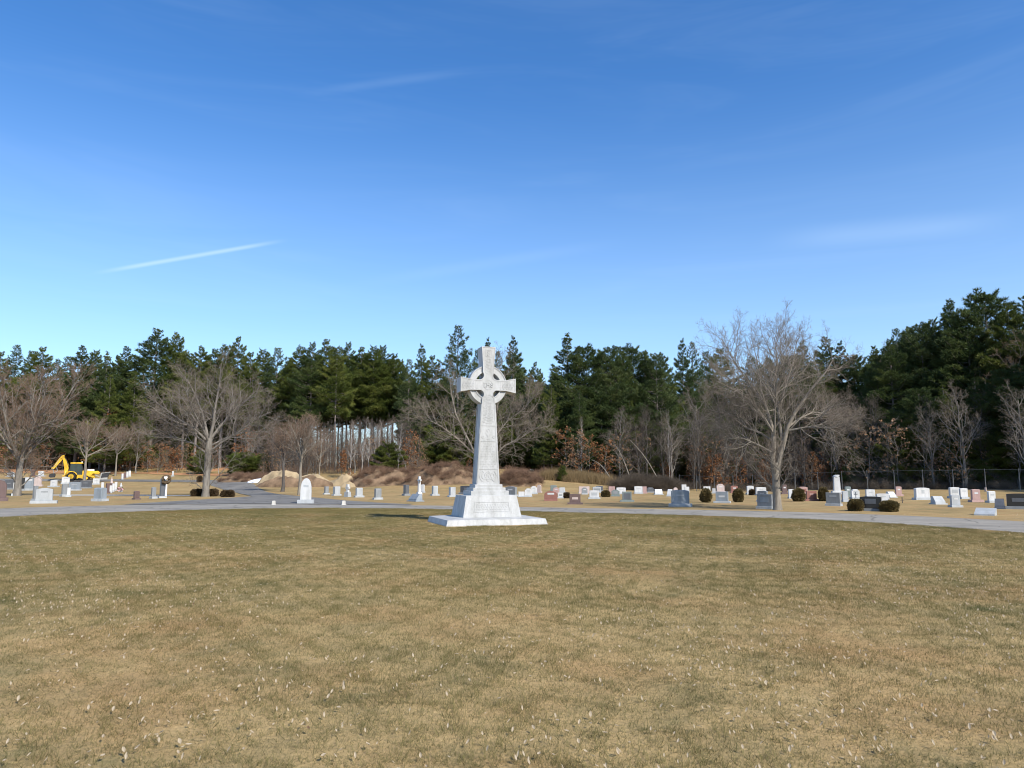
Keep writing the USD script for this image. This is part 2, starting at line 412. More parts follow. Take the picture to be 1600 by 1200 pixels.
# ------------------------------------------------------------------ terrain
ctrl = np.array([
    (20, 88, -.22), (30, 74, .08), (41, 60.5, .30), (60, 50, .4), (-63, 108, .75), (-60, 125, 2.7), (-38, 95, .75), (-20, 56, 0), (-18, 85, .45),
    (-16, 97, 2.2), (3.5, 80, .6), (8, 95, 1.5), (14, 78, 0), (-76, 110, 1.2), (-95, 130, 2.4), (-60, 60, 0), (-90, 60, .2), (-40, 60, 0), (0, 58, 0), (20, 60, 0),
    (-90, 95, .6), (-120, 60, .4), (-100, 180, 3.0), (0, 180, 2.6), (60, 180, 1.0), (120, 180, 1.0), (100, 60, .5), (50, 100, .3), (30, 110, .4), (0, 125, 2.4), (-30, 125, 2.8),
    (-120, 180, 3.0), (80, 120, .5), (120, 20, .4), (-120, 20, .2), (0, 45, 0), (-30, 45, 0), (30, 45, 0)], float)
rbf = RBFInterpolator(ctrl[:, :2], ctrl[:, 2], kernel='thin_plate_spline', smoothing=2.0)
gx, gy = np.arange(-140, 141, 1.0), np.arange(-30, 191, 1.0)
GX, GY = np.meshgrid(gx, gy, indexing='ij')
GZ = rbf(np.stack([GX.ravel(), GY.ravel()], 1)).reshape(GX.shape)
sm = lambda t: np.clip(t, 0, 1) ** 2 * (3 - 2 * np.clip(t, 0, 1))
GZ *= sm((GY - 44) / 18)


def hz(x, y):
    i = np.clip((np.asarray(x, float) + 140), 0, len(gx) - 1.001); j = np.clip((np.asarray(y, float) + 30), 0, len(gy) - 1.001)
    a, b = i.astype(int), j.astype(int); u, v = i - a, j - b
    return (GZ[a, b] * (1 - u) + GZ[a + 1, b] * u) * (1 - v) + (GZ[a, b + 1] * (1 - u) + GZ[a + 1, b + 1] * u) * v


_t = np.concatenate([np.arange(2, 60, 0.05), np.arange(60, 260, 0.2)])


def at(X, Y):
    """Where the line of sight through a pixel meets the ground."""
    d = ray(X, Y); p = d[None] * _t[:, None]; z = EYE + p[:, 2]
    below = np.nonzero(z <= hz(p[:, 0], p[:, 1]))[0]
    k = below[0] if len(below) else np.searchsorted(_t, 125)
    return np.array([p[k, 0], p[k, 1], float(hz(p[k, 0], p[k, 1]))])


def across(X, y, Y=700):
    d = ray(X, Y)
    return d[0] / d[1] * y


def height_at(X, Y, y):
    d = ray(X, Y)
    return EYE + d[2] / d[1] * y


ex, ey = np.array([-1500, -900, -500, -250.0]), np.array([-800, -300, -100.0])
fx = np.concatenate([ex, gx, -ex[::-1]]); fy = np.concatenate([ey, gy, np.array([230, 320, 500, 900, 1800.0])])
FX, FY = np.meshgrid(fx, fy, indexing='ij'); FZ = hz(FX, FY)
nv = np.arange(FX.size).reshape(FX.shape)
q = np.stack([nv[:-1, :-1], nv[1:, :-1], nv[1:, 1:], nv[:-1, 1:]], -1).reshape(-1, 4)
tag(obj('ground', (np.stack([FX.ravel(), FY.ravel(), FZ.ravel()], 1), q), M['turf'], smooth=True), kind='structure')


def sheet(name, poly, m, lift, cell=1.0):
    """A draped sheet over a plan polygon."""
    pts, fs, off = [], [], 0
    x0, y0, x1, y1 = poly.bounds
    for a in np.arange(math.floor(x0), x1, cell * 4):
        piece = poly.intersection(sbox(a, y0 - 1, a + cell * 4, y1 + 1))
        for g in getattr(piece, 'geoms', [piece]):
            if g.geom_type != 'Polygon' or g.area < 1e-4:
                continue
            g = g.segmentize(cell)
            v, f = trimesh.creation.triangulate_polygon(g, engine='earcut')
            pts.append(v); fs.append(np.asarray(f) + off); off += len(v)
    v, f = np.vstack(pts), np.vstack(fs)
    a = np.cross(v[f[:, 1]] - v[f[:, 0]], v[f[:, 2]] - v[f[:, 0]])
    f[a < 0] = f[a < 0][:, ::-1]
    return obj(name, (np.column_stack([v, hz(v[:, 0], v[:, 1]) + lift]), f), m)


far_e = [(-120, 800), (0, 795), (120, 791.5), (240, 788.5), (340, 788), (460, 788), (560, 789), (680, 790), (820, 793), (900, 794.5), (1000, 795), (1120, 797.5), (1220, 799.5), (1320, 803), (1420, 806.5), (1500, 810), (1600, 815.6), (1760, 826)]
near_e = [(-120, 815), (0, 808), (120, 803), (240, 799), (340, 796.5), (460, 793.8), (560, 794.3), (680, 795.8), (820, 799.5), (900, 801.5), (1000, 803.5), (1120, 806), (1220, 810), (1320, 815), (1420, 820), (1500, 826), (1600, 833), (1760, 848)]
fw = np.array([at(*p)[:2] for p in far_e]); nw = np.array([at(*p)[:2] for p in near_e])


def curve(p, n=120):
    from scipy.interpolate import make_splprep
    t = np.concatenate([[0], np.cumsum(np.linalg.norm(np.diff(p, axis=0), axis=1))])
    s, _ = make_splprep(p.T, u=t, s=0.6)
    return s(np.linspace(0, t[-1], n)).T


fc, nc = curve(fw), curve(nw)
ring = Polygon(np.vstack([fc, nc[::-1]])).buffer(0)
lawnp = Polygon(np.vstack([nc, [(nc[-1][0], -4), (nc[0][0], -4)]])).buffer(0)
tag(sheet('lawn', lawnp, M['lawn_thatch'], 0.005, 2.0), kind='structure')
tag(sheet('ring_road', ring, M['road_pale'], 0.012), kind='structure')
side_px = [(215, 787.6), (365, 778.2), (398, 776), (372, 770), (345, 763), (328, 757.5), (320, 753.8), (250, 753.0), (180, 752.2), (90, 752), (0, 752), (0, 748.6), (90, 748.8), (180, 749), (250, 749.8), (330, 750.6), (385, 753),
           (396, 758), (406, 765), (440, 773.6), (460, 775.5), (540, 783), (600, 787), (640, 789)]
sidep = Polygon([at(*p)[:2] for p in side_px] + [tuple(p) for p in fc[::-1] if at(215, 788)[0] < p[0] < at(640, 789)[0]]).buffer(0.15).difference(ring.buffer(-0.25))
tag(sheet('side_road', sidep, M['road_dark'], 0.03), kind='structure')
pathp = Polygon([at(*p)[:2] for p in [(60, 773.2), (200, 773.2), (300, 774.2), (300, 775.4), (200, 774.7), (60, 774.7)]]).buffer(0.05)
tag(sheet('footpath', pathp, M['concrete'], 0.02), kind='structure')
litter = Polygon([at(*p)[:2] for p in [(-60, 738.5), (120, 740.5), (225, 740), (325, 743), (400, 746), (470, 744)]] + [(across(470, 128), 128), (across(-60, 140), 140)]).buffer(0.2)
tag(sheet('leaf_litter', litter, M['litter'], 0.05, 2.0), kind='structure')

# ------------------------------------------------------------------ the Celtic cross
YAW = 18.5
mon = thing('celtic_cross', 'tall pale granite ringed Celtic cross on a stepped pedestal, alone on the brown lawn', 'monument', (-0.88, 25.1, 0), YAW)
G, RL = M['monument_granite'], M['monument_relief']
obj('plinth', cat([frustum(3.42, 2.86, -0.1, 3.26, 2.68, 0.19), frustum(3.26, 2.68, 0.19, 2.2, 1.8, 0.235)]), G, mon)
ped = obj('pedestal', frustum(1.98, 1.60, 0.22, 1.72, 1.36, 0.93, bev=0.012), G, mon)
for k, (w, d, z0, z1) in enumerate([(1.30, 1.00, 0.93, 1.075), (1.12, 0.86, 1.075, 1.175), (0.94, 0.72, 1.175, 1.285)]):
    obj('step', frustum(w, d, z0, w, d, z1, bev=0.012), G, mon)
# shaft and head as one cut stone, tapered towards the ring
CZ = 4.62


def circle(cx, cz, r, n=48):
    return Point(cx, cz).buffer(r, quad_segs=n // 4)


head = Polygon([(-.385, 1.285), (.385, 1.285), (.235, CZ - .66), (.205, CZ - .18), (.62, CZ - .185), (.97, CZ - .25), (.97, CZ + .25), (.62, CZ + .185), (.2, CZ + .18), (.20, CZ + .72), (.245, CZ + 1.31), (-.245, CZ + 1.31), (-.20, CZ + .72),
                (-.2, CZ + .18), (-.62, CZ + .185), (-.97, CZ + .25), (-.97, CZ - .25), (-.62, CZ - .185), (-.205, CZ - .18), (-.235, CZ - .66)])
head = unary_union([head, sbox(-.30, CZ - .34, .30, CZ + .34)])
for sx in (-1, 1):
    for sz in (-1, 1):
        head = head.difference(circle(sx * .305, CZ + sz * .325, .145))


def plate(pg, y0, y1, bev=0.01):
    """Extrudes a plan in x, z along y; chamfered at the front."""
    out = []
    for g in getattr(pg, 'geoms', [pg]):
        m = trimesh.creation.extrude_polygon(g, y1 - y0, engine='earcut')
        v = m.vertices.copy(); m.vertices = np.column_stack([v[:, 0], y1 - v[:, 2], v[:, 1]])
        out.append(m)
    return cat(out)


sh = obj('cross_shaft', plate(head, -.27, .27), G, mon)
ringp = circle(0, CZ, .665, 96).difference(circle(0, CZ, .455, 96)).difference(head.buffer(-0.03))
ringr = circle(0, CZ, .665, 96).difference(circle(0, CZ, .635, 96)).union(circle(0, CZ, .485, 96).difference(circle(0, CZ, .455, 96))).difference(head.buffer(0.001))
for q in ringp.geoms:
    arc = obj('ring_segment', plate(q, -.20, .20), G, mon)
    for e in ringr.geoms:
        if q.buffer(.04).intersects(e):
            obj('ring_moulding', plate(e, -.222, -.198), G, arc)


def ribbon(line, w):
    return shapely.LineString(line).buffer(w / 2, quad_segs=3)


def halfw(z):
    return np.interp(z, [1.285, CZ - .66, CZ - .18], [.385, .235, .205])


relief = []
F = -.27
edge = head.difference(head.buffer(-.035))
obj('edge_moulding', plate(edge, F - .011, F + .002), RL, sh)
for z in (1.80, 2.72, 3.25):
    relief.append(plate(sbox(-halfw(z) + .03, z - .018, halfw(z) - .03, z + .018), F - .012, F + .002))
obj('cross_band', cat(relief), RL, sh)


def knots(z0, z1, amp, cyc, strands, w, horizontal=False, x0=0):
    t = np.linspace(0, 1, 140); out = []
    for s in range(strands):
        ph = 2 * math.pi * s / strands
        u, v = z0 + (z1 - z0) * t, np.sin(2 * math.pi * cyc * t + ph)
        a = amp(u) if callable(amp) else amp
        out.append(ribbon(np.column_stack([u, x0 + v * a] if horizontal else [x0 + v * a, u]), w))
    return out


def raised(name, shapes, parent, f=F, h=.008, clip=None):
    ms = []
    for i, s in enumerate(shapes):
        if clip is not None:
            s = s.intersection(clip)
        if not s.is_empty:
            ms.append(plate(s, f - h - .0011 * i, f + .002))
    obj(name, cat(ms), RL, parent)


inner = head.buffer(-.05)
raised('upper_knotwork', knots(3.32, CZ - .34, lambda u: halfw(u) - .075, 4.0, 2, .026) + knots(3.40, CZ - .42, lambda u: (halfw(u) - .075) * .5, 8.0, 2, .016), sh, clip=inner)
raised('top_knotwork', knots(CZ + .38, CZ + .90, .10, 2.5, 2, .026), sh, clip=inner)
sq = sbox(-.115, CZ + .96, .115, CZ + 1.22)
raised('top_medallion', [sq.difference(sq.buffer(-.028)), circle(0, CZ + 1.135, .05).difference(circle(0, CZ + 1.135, .025)), circle(0, CZ + 1.04, .05).difference(circle(0, CZ + 1.04, .025))], sh, clip=inner)
for s in (-1, 1):
    a, b = (.50, .90) if s > 0 else (-.90, -.50)
    raised('arm_knotwork', knots(a, b, .13, 2.0, 2, .026, True, CZ) + knots(a, b, .07, 4.0, 2, .016, True, CZ), sh, clip=inner)
    raised('arm_band', [sbox(s * .43 - .012, CZ - .17, s * .43 + .012, CZ + .17)], sh, clip=inner)
raised('centre_boss', [circle(0, CZ, .17).difference(circle(0, CZ, .145)), ], sh, clip=inner)
ihs = meshkit.text_mesh('IHS', 0.14, 0.018, bold=True)
ihs.apply_translation((-ihs.bounds[:, 0].mean(), -ihs.bounds[:, 1].mean(), 0))
v = ihs.vertices.copy(); ihs.vertices = np.column_stack([v[:, 0], F - v[:, 2], CZ + v[:, 1]])
obj('monogram', ihs, RL, sh)
# chalice panel
bowl = Polygon([(-.10, 3.02), (.10, 3.02), (.075, 2.93), (.02, 2.885), (.02, 2.83), (.07, 2.79), (-.07, 2.79), (-.02, 2.83), (-.02, 2.885), (-.075, 2.93)])
raised('chalice', [bowl, circle(0, 3.085, .065).difference(circle(0, 3.085, .03)), circle(-.19, 2.86, .045).difference(circle(-.19, 2.86, .02)), circle(.19, 2.86, .045).difference(circle(.19, 2.86, .02))], sh, clip=inner)
# worn, unreadable lines of the inscription
rg = np.random.default_rng(5); let = []
for i, (z, n) in enumerate([(2.63, 6), (2.545, 12), (2.46, 9), (2.375, 11), (2.29, 12), (2.205, 13), (2.12, 5), (2.035, 11), (1.95, 12), (1.875, 9)]):
    wd = min((halfw(z) - .075) * 2, n * .044)
    xs = np.linspace(-wd / 2, wd / 2, n)
    for x in xs:
        if rg.random() < .86:
            let.append(sbox(x - .012, z - .022, x - .004, z + .022)); let.append(sbox(x - .004, z + .012 * rg.integers(-1, 2), x + .014, z + .012 * rg.integers(-1, 2) + .009) if True else None)
let = [s for s in let if s.area > 1e-6]
tag(obj('inscription', plate(unary_union(let), F - .006, F + .002), RL, sh), kind='stuff')
raised('lower_knotwork', [circle(0, 1.56, .11).difference(circle(0, 1.56, .08)), circle(-.12, 1.56, .11).difference(circle(-.12, 1.56, .08)), circle(.12, 1.56, .11).difference(circle(.12, 1.56, .08))]
       + knots(-.30, .30, .16, 1.5, 2, .030, True, 1.56), sh, clip=inner)
# recessed look of the narrow side: raised margins at front and back of the left and right faces
for s in (-1, 1):
    for (ya, yb) in ((-.268, -.215), (.215, .268)):
        pts = [(s * halfw(z), z) for z in (1.30, 2.2, 3.2, CZ - .66)]
        rs = [np.array([[x + s * 0, ya, z], [x + s * .018, ya, z], [x + s * .018, yb, z], [x + s * 0, yb, z]])[::s] for x, z in pts]
        obj('side_margin', loft(rs), G, sh)
# carved band on the sloping front of the pedestal
slope = (1.60 - 1.36) / 2 / (0.93 - 0.22)


def on_ped(m):
    v = m.vertices.copy(); v[:, 1] += -.80 + (v[:, 2] - .22) * slope; m.vertices = v
    return m


fr = sbox(-.62, .41, .62, .735)
fr = Polygon([(-.62, .405), (.62, .405), (.575, .735), (-.575, .735)])
obj('panel_frame', on_ped(plate(fr.difference(fr.buffer(-.028)), -.011, .004)), RL, ped)
inn = fr.buffer(-.055)
ks = knots(-.56, .56, .085, 4.5, 3, .030, True, .57) + [sbox(x - .014, .45, x + .014, .69) for x in (-.42, -.14, .14, .42)]
obj('carved_panel', cat([on_ped(plate(s.intersection(inn), -.009 - .001 * i, .004)) for i, s in enumerate(ks)]), RL, ped)

# ------------------------------------------------------------------ gravestones
rgs = np.random.default_rng(11)


def outline(kind, w, h):
    a = np.linspace(0, math.pi, 13)
    if kind == 'round':
        r = w / 2; k = min(r, h * .45)
        top = [(r * math.cos(t), h - k + k * math.sin(t)) for t in a]
    elif kind == 'arch':                                   # tall parabola top
        k = h * .62
        top = [(w / 2 * math.cos(t), h - k + k * math.sin(t) ** .8) for t in a]
    elif kind == 'peak':
        top = [(w / 2, h * .90), (w * .1, h), (-w * .1, h), (-w / 2, h * .90)]
    elif kind == 'shoulder':
        k = h * .16
        top = [(w / 2, h - k * 1.5), (w * .38, h - k * 1.3)] + [(w * .36 * math.cos(t), h - k + k * math.sin(t)) for t in a[1:-1]] + [(-w * .38, h - k * 1.3), (-w / 2, h - k * 1.5)]
    elif kind == 'square':
        top = [(w / 2, h), (-w / 2, h)]
    else:                                                   # serpentine: shallow curved top
        k = h * .09
        top = [(w / 2 * math.cos(t), h - k + k * math.sin(t)) for t in a]
    return np.array([(-w / 2, 0.0)] + [(w / 2, 0.0)] + top)


def gravestone(X0, X1, Yt, Yb, kind, col, yaw, label, base=1.25, panel=None, group=None, thick=None, cat_='gravestone', name='gravestone'):
    p = at((X0 + X1) / 2, Yb); d = p[1]
    W, H = (X1 - X0) / FPX * d, (Yb - Yt) / FPX * d
    D = thick or min(.26, max(.16, .3 * W))
    view = math.atan2(p[0], p[1])                            # bearing of the stone
    phi = math.radians(yaw) + view
    W = max((W - D * abs(math.sin(phi))) / max(abs(math.cos(phi)), .35), .28 if W > .3 else W * .6)
    t = thing(name, label, cat_, p - [0, 0, .02], yaw, group)
    bh = 0.0
    if base and kind not in ('slant', 'flush'):
        bh = min(.24, H * .2)
        bw = W * base
        obj('base', frustum(bw, D + .22, 0, bw, D + .2, bh, bev=.012), M['light_grey' if col in ('white', 'light_grey', 'blue_grey', 'grey') else 'grey' if col in ('dark_grey', 'black') else col], t)
    h = H - bh
    if kind == 'slant':
        b = .08
        obj('base', frustum(W * 1.2, .62, 0, W * 1.2, .6, b, bev=.01), M['light_grey' if col == 'white' else col], t)
        r0 = np.array([[-W / 2, -.22, b], [W / 2, -.22, b], [W / 2, .22, b], [-W / 2, .22, b]])
        r1 = np.array([[-W / 2, -.20, b + .1], [W / 2, -.20, b + .1], [W / 2, .22, b + .1], [-W / 2, .22, b + .1]])
        r2 = np.array([[-W * .46, .04, H], [W * .46, .04, H], [W * .46, .21, H], [-W * .46, .21, H]])
        obj('tablet', loft([r0, r1, r2]), M[col], t)
    elif kind == 'flush':
        r0 = np.array([[-W / 2, -.35, 0], [W / 2, -.35, 0], [W / 2, .3, 0], [-W / 2, .3, 0]])
        r1 = np.array([[-W / 2, -.33, .08], [W / 2, -.33, .08], [W / 2, .3, H], [-W / 2, .3, H]])
        obj('tablet', loft([r0, r1]), M[col], t)
    elif kind == 'block':
        obj('tablet', frustum(W, W, 0, W * .85, W * .85, H, bev=.02), M[col], t)
    else:
        m = slab(outline(kind, W, h), D); m.apply_translation((0, 0, bh))
        tb = obj('tablet', m, M[col], t)
        if panel is None and W > .5 and col in ('white', 'light_grey', 'grey', 'blue_grey', 'dark_grey'):
            panel = (.10, .60 + rgs.uniform(-.04, .08), rgs.uniform(.36, .55), {'white': 'light_grey', 'light_grey': 'grey', 'grey': 'light_grey', 'blue_grey': 'light_grey', 'dark_grey': 'grey'}[col])
        if panel:
            ph, pz, pw, pc = panel
            obj('inscription_panel', bx(-W * pw / 2, W * pw / 2, -D / 2 - .006, -D / 2 + .01, bh + h * (pz - ph / 2), bh + h * (pz + ph / 2)), M[pc], tb)
    return t


NP = lambda c='white': (.16, .62, .45, c)                    # a name cut across the upper face
S = gravestone
T_ = 55
# left of the cross, from the frame edge
S(-14, 7, 750, 783, 'round', 'brown', 30, 'reddish brown round-topped gravestone cut by the left edge of the photo')
S(8, 20, 750, 765, 'square', 'dark_grey', 0, 'wide dark grey gravestone low on the grass at the far left, beside the trunk', 1.1)
S(12, 22, 737, 745, 'round', 'light_grey', 0, 'small heart-shaped pale gravestone far back at the left under brown leaves')
S(20, 26, 754, 775, 'square', 'white', 30, 'narrow white upright gravestone standing against the big tree trunk at the far left', 1.6)
S(29, 37, 747, 767, 'square', 'black', 30, 'tall black gravestone showing beside the big tree trunk at the far left', 1.1)
S(38, 51, 746, 766.5, 'square', 'blue_grey', 10, 'blue grey gravestone with a white top, right of the big left tree trunk', 1.15, (.3, .84, .8, 'white'))
S(52, 64, 744, 760, 'shoulder', 'pale_pink', 10, 'pale pink stepped monument rising behind the large peaked gravestone', 1.35)
S(50.5, 58, 759, 784, 'square', 'grey', 70, 'tall mid grey gravestone half hidden behind the large peaked one', 1.1)
S(57, 80, 762.5, 786.5, 'peak', 'light_grey', 25, 'large light grey gravestone with a low peaked top on a long base at the left', 1.6, (.10, .70, .42, 'grey'))
S(60, 68, 736, 744.5, 'square', 'white', 0, 'small white gravestone far back left, beyond the pink stepped monument', 1.7)
S(48, 54, 734, 744.5, 'round', 'brown', 0, 'dark domed gravestone far back at the left below the brown leaves', 1.3)
S(79, 88.5, 750, 761, 'serp', 'white', 0, 'white gravestone on a wide base left of the digger arm', 1.7)
S(97, 108, 745, 756, 'peak', 'white', 25, 'white gravestone in front of the yellow digger rear wheel', 1.15)
S(96, 105, 756, 776, 'serp', 'grey', 60, 'mid grey upright gravestone with a dark wreath, left of a narrow white one', 1.35)
S(104.5, 109.5, 762, 776.5, 'square', 'white', 25, 'narrow white gravestone right beside the grey one with a wreath', 1.7)
S(108, 125, 753, 766.5, 'serp', 'blue_grey', 0, 'wide blue grey gravestone in front of the yellow digger', 1.08)
S(126, 142, 751, 763, 'square', 'dark_grey', 0, 'wide dark grey gravestone at the foot of the slim tree before the digger', 1.1)
S(145.5, 155, 747.5, 757, 'square', 'white', 15, 'small white gravestone below the digger loader bucket', 1.2)
S(158, 162, 753.5, 764, 'square', 'white', 20, 'slim white stone post behind the two-toned grey gravestone', 1.3)
S(147, 165, 762, 783, 'serp', 'blue_grey', 78, 'two-toned grey gravestone with one bright narrow side, left by the road', 1.35, thick=.55)
S(165, 170.5, 755, 771, 'square', 'brown', 60, 'narrow brown gravestone just right of the two-toned grey one', 1.2)
S(171, 175, 758.5, 770.5, 'square', 'white', 20, 'first of three slim white gravestones in a row, the one furthest left', 1.2, group='row of three slim white stones')
S(175, 178.5, 755.5, 768.5, 'square', 'white', 20, 'middle of three slim white gravestones in a row', 1.2, group='row of three slim white stones')
S(178.7, 182.5, 753, 767, 'square', 'white', 20, 'tallest of three slim white gravestones in a row, at the right', 1.2, group='row of three slim white stones')
S(189.5, 192.5, 740, 749.5, 'square', 'white', 40, 'small white gravestone on the far bank, leftmost of a row of four', 1.1)
S(193, 196.5, 738, 747.5, 'square', 'brown', 40, 'small brown gravestone on the far bank between white ones', 1.1)
S(197, 200, 737, 746, 'square', 'white', 40, 'small white gravestone on the far bank, right after the brown one', 1.1)
S(200.5, 204, 735.5, 744.5, 'square', 'white', 40, 'small white gravestone on the far bank, rightmost of a row of four', 1.1)
S(208.5, 217.5, 767, 780.5, 'serp', 'brown', 55, 'brown gravestone standing alone left of the tall stone with a wreath', 1.2)
S(236, 243, 761, 779, 'serp', 'grey', 55, 'low grey gravestone with a pale figure, beside the tall stone with a wreath', 1.4)
S(268.5, 271.5, 736, 744.5, 'square', 'white', 0, 'small white upright gravestone alone on the far grass left of the big maple', 1.4)
# a taller stone with a wreath and white heart
p = at(253, 778); t = thing('gravestone', 'tall dark gravestone hung with a brown wreath and a white heart', 'gravestone', p, 40)
k = p[1] / FPX
obj('base', frustum(11 * k, .55, 0, 11 * k, .5, .12), M['light_grey'], t)
m = slab(outline('serp', 6 * k, 28 * k), .3); m.apply_translation((0, 0, .12)); tb = obj('tablet', m, M['dark_grey'], t)
wr = trimesh.creation.torus(5.2 * k, 2.2 * k, 20, 8); wr.apply_transform(trimesh.transformations.rotation_matrix(math.pi / 2, (1, 0, 0))); wr.apply_translation((3 * k, -.25, 28 * k))
wr.vertices += (meshkit.noise(wr.vertices * 9, 3)[:, None] - .5) * .16
obj('wreath', wr, M['hedge_dark'], t)
hp = Polygon([(0, -3 * k), (2.6 * k, 0), (2.0 * k, 1.9 * k), (.6 * k, 1.9 * k), (0, 1.2 * k), (-.6 * k, 1.9 * k), (-2 * k, 1.9 * k), (-2.6 * k, 0)])
m = plate(hp, -.42, -.34); m.apply_translation((1.5 * k, 0, 31 * k)); obj('heart', m, M['flower_white'], t)
m = frustum(2.6 * k, .2, .12, 1.6 * k, .16, 24 * k, cx=4 * k, cy=-.2); obj('ribbon', m, M['flower_white'], t)
# statue-like stones at the left
p = at(174, 759); k = p[1] / FPX
t = thing('grave_figure', 'small pale pink praying figure on a block among the left gravestones', 'statue', p, 0)
obj('block', frustum(4 * k, .4, 0, 3.6 * k, .36, 4 * k), M['brown'], t)
prof = np.array([(0, 0), (.22, 0), (.24, .1), (.17, .45), (.2, .62), (.1, .74), (.085, .8), (.12, .9), (.1, 1.0), (0, 1.04)]) * [1, 1]
m = trimesh.creation.revolve(prof * (8.5 * k), sections=14); m.apply_translation((0, 0, 4 * k)); obj('figure', m, M['pale_pink'], t, 40)
p = at(188.5, 768.5); k = p[1] / FPX
t = thing('grave_statue', 'little white statue with green and pink flowers, right of the slim white stones', 'statue', p, 0)
obj('block', frustum(4 * k, .35, 0, 3.6 * k, .3, 4 * k), M['white'], t)
m = trimesh.creation.revolve(prof * (9.5 * k), sections=14); m.apply_translation((0, 0, 4 * k)); obj('figure', m, M['white'], t, 40)
rf = np.random.default_rng(3)
pos = rf.normal(0, 1, (60, 3)) * [2.2 * k, .12, 1.2 * k] + [0, -.15, 4.5 * k]
obj('flowers', leaves(pos, rf.normal(0, 1, (60, 3)), rf, .12, .09, .5, 2, True), M['flower_pink'], t)
obj('greenery', leaves(pos + [0, 0, .05], rf.normal(0, 1, (60, 3)), rf, .14, .06, .5, 2, True), M['needles'], t)
# road edge markers
S(424.5, 430.5, 782, 789, 'block', 'concrete', 20, 'small pale concrete marker block at the road edge left of the white arched stone', cat_='marker stone', name='marker_stone')
S(533.5, 540, 782, 789.2, 'block', 'concrete', 20, 'small pale concrete marker block at the road edge right of the white arched stone', cat_='marker stone', name='marker_stone')
# middle: between the arched stone and the cross
S(469, 486, 747.5, 787, 'arch', 'white', 12, 'tall white gravestone with a bullet-shaped top beside the road', 1.5, thick=.36)
S(507, 513, 760, 772.5, 'square', 'grey', -T_, 'first small grey gravestone right of the tall white arched one', 1.15, thick=.3)
S(521, 530.5, 760, 774.5, 'serp', 'light_grey', -40, 'light grey gravestone between the arched stone and the white cross on a pedestal', 1.1, thick=.5)
S(557, 565, 762, 777, 'serp', 'light_grey', -60, 'grey gravestone with one dark and one bright side, right of the pedestal cross', 1.35, thick=.45)
S(585, 595.5, 763, 780.5, 'serp', 'grey', -60, 'larger grey gravestone nearest the road left of the tall cross', 1.2, thick=.4)
S(630, 639, 757.5, 774.5, 'square', 'dark_grey', -T_, 'dark grey block gravestone left of the leaning white cross', 1.2, thick=.3)
S(657.5, 663.5, 757, 770, 'serp', 'white', -20, 'pale gravestone just behind the slender white grave cross', 1.1)
S(641, 657, 771.5, 783.5, 'slant', 'blue_grey', -50, 'dark slanted gravestone low in front of the slender white grave cross')
S(675, 684, 759, 774.5, 'serp', 'light_grey', -60, 'small gravestone with a white top left of the tall cross pedestal', 1.4, thick=.4)
S(701.5, 711.5, 761, 776.5, 'square', 'light_grey', -55, 'square gravestone with a dark left side, next to the tall cross pedestal', 1.1, thick=.42)
S(719, 744, 759, 772, 'serp', 'dark_grey', -40, 'wide dark double gravestone partly hidden by the tall cross steps', 1.1, (.45, .5, .4, 'grey'))
p = at(543, 776.5); k = p[1] / FPX
t = thing('grave_cross', 'small white cross on a grey pedestal among the middle gravestones', 'grave cross', p, -35)
obj('pedestal', frustum(9 * k, 7 * k, 0, 8 * k, 6 * k, 8 * k, bev=.02), M['light_grey'], t)
m = cat([bx(-1.6 * k, 1.6 * k, -.09, .09, 8 * k, 19.5 * k), bx(-3.4 * k, 3.4 * k, -.085, .085, 12.5 * k, 15.5 * k)]); obj('cross', m, M['white'], t)
p = at(655, 773); k = p[1] / FPX
t = thing('grave_cross', 'slender tall white grave cross left of the big cross, seen side-on', 'grave cross', p, -62)
obj('base', frustum(9 * k, 7 * k, 0, 8 * k, 6 * k, 4 * k, bev=.02), M['white'], t)
m = cat([frustum(4.4 * k, 4 * k, 4 * k, 3.4 * k, 3.2 * k, 28 * k), bx(-6.5 * k, 6.5 * k, -1.2 * k, 1.2 * k, 21 * k, 23.6 * k)]); obj('cross', m, M['white'], t)
# right of the cross
S(789, 808, 760, 775.5, 'peak', 'grey', -35, 'grey gravestone with a bright right edge, touching the tall cross at its right', 1.05, NP())
S(810, 819.5, 768, 776.5, 'square', 'white', 0, 'low white block gravestone in the short row right of the tall cross', 1.1)
S(820, 831, 763, 776.5, 'shoulder', 'white', 0, 'white gravestone with uneven stepped top, right of the low white block', 1.1)
S(829, 839, 759.5, 772, 'shoulder', 'white', 0, 'white gravestone behind the stepped one right of the tall cross', 1.2)
S(839, 846, 757.5, 770, 'round', 'pale_pink', -20, 'pinkish gravestone at the end of the short white row right of the tall cross', 1.2)
S(850.5, 871, 767, 782.5, 'round', 'red', -4, 'red-brown gravestone with a round top and white name, near the road', 1.0, (.22, .66, .5, 'white'))
S(860, 870, 758, 768.5, 'serp', 'green_grey', 0, 'dark greenish gravestone behind the pink one left of the leaf-brown bank', 1.1)
S(864, 873.5, 761.5, 771, 'round', 'pink', 0, 'small pink round-topped gravestone behind the red-brown one', 1.1, NP())
S(874, 883, 761.5, 770, 'serp', 'white', -10, 'white gravestone right of the small pink round one', 1.5)
S(871.5, 880, 769.5, 778.5, 'square', 'white', 0, 'small white gravestone peeping out right of the red-brown one', 1.2, (.3, .5, .6, 'grey'))
S(890, 907, 771.5, 788, 'serp', 'brown', -4, 'brown gravestone with a white two-line name beside the road', 1.4, (.26, .5, .55, 'pale_pink'))
S(904.5, 921, 760, 771, 'square', 'pale_pink', 0, 'pair of pale pink gravestone halves behind the brown one', 1.05)
S(909, 918, 761.5, 772.5, 'shoulder', 'grey', 0, 'small grey gravestone in front of the pale pink pair', 1.1, NP())
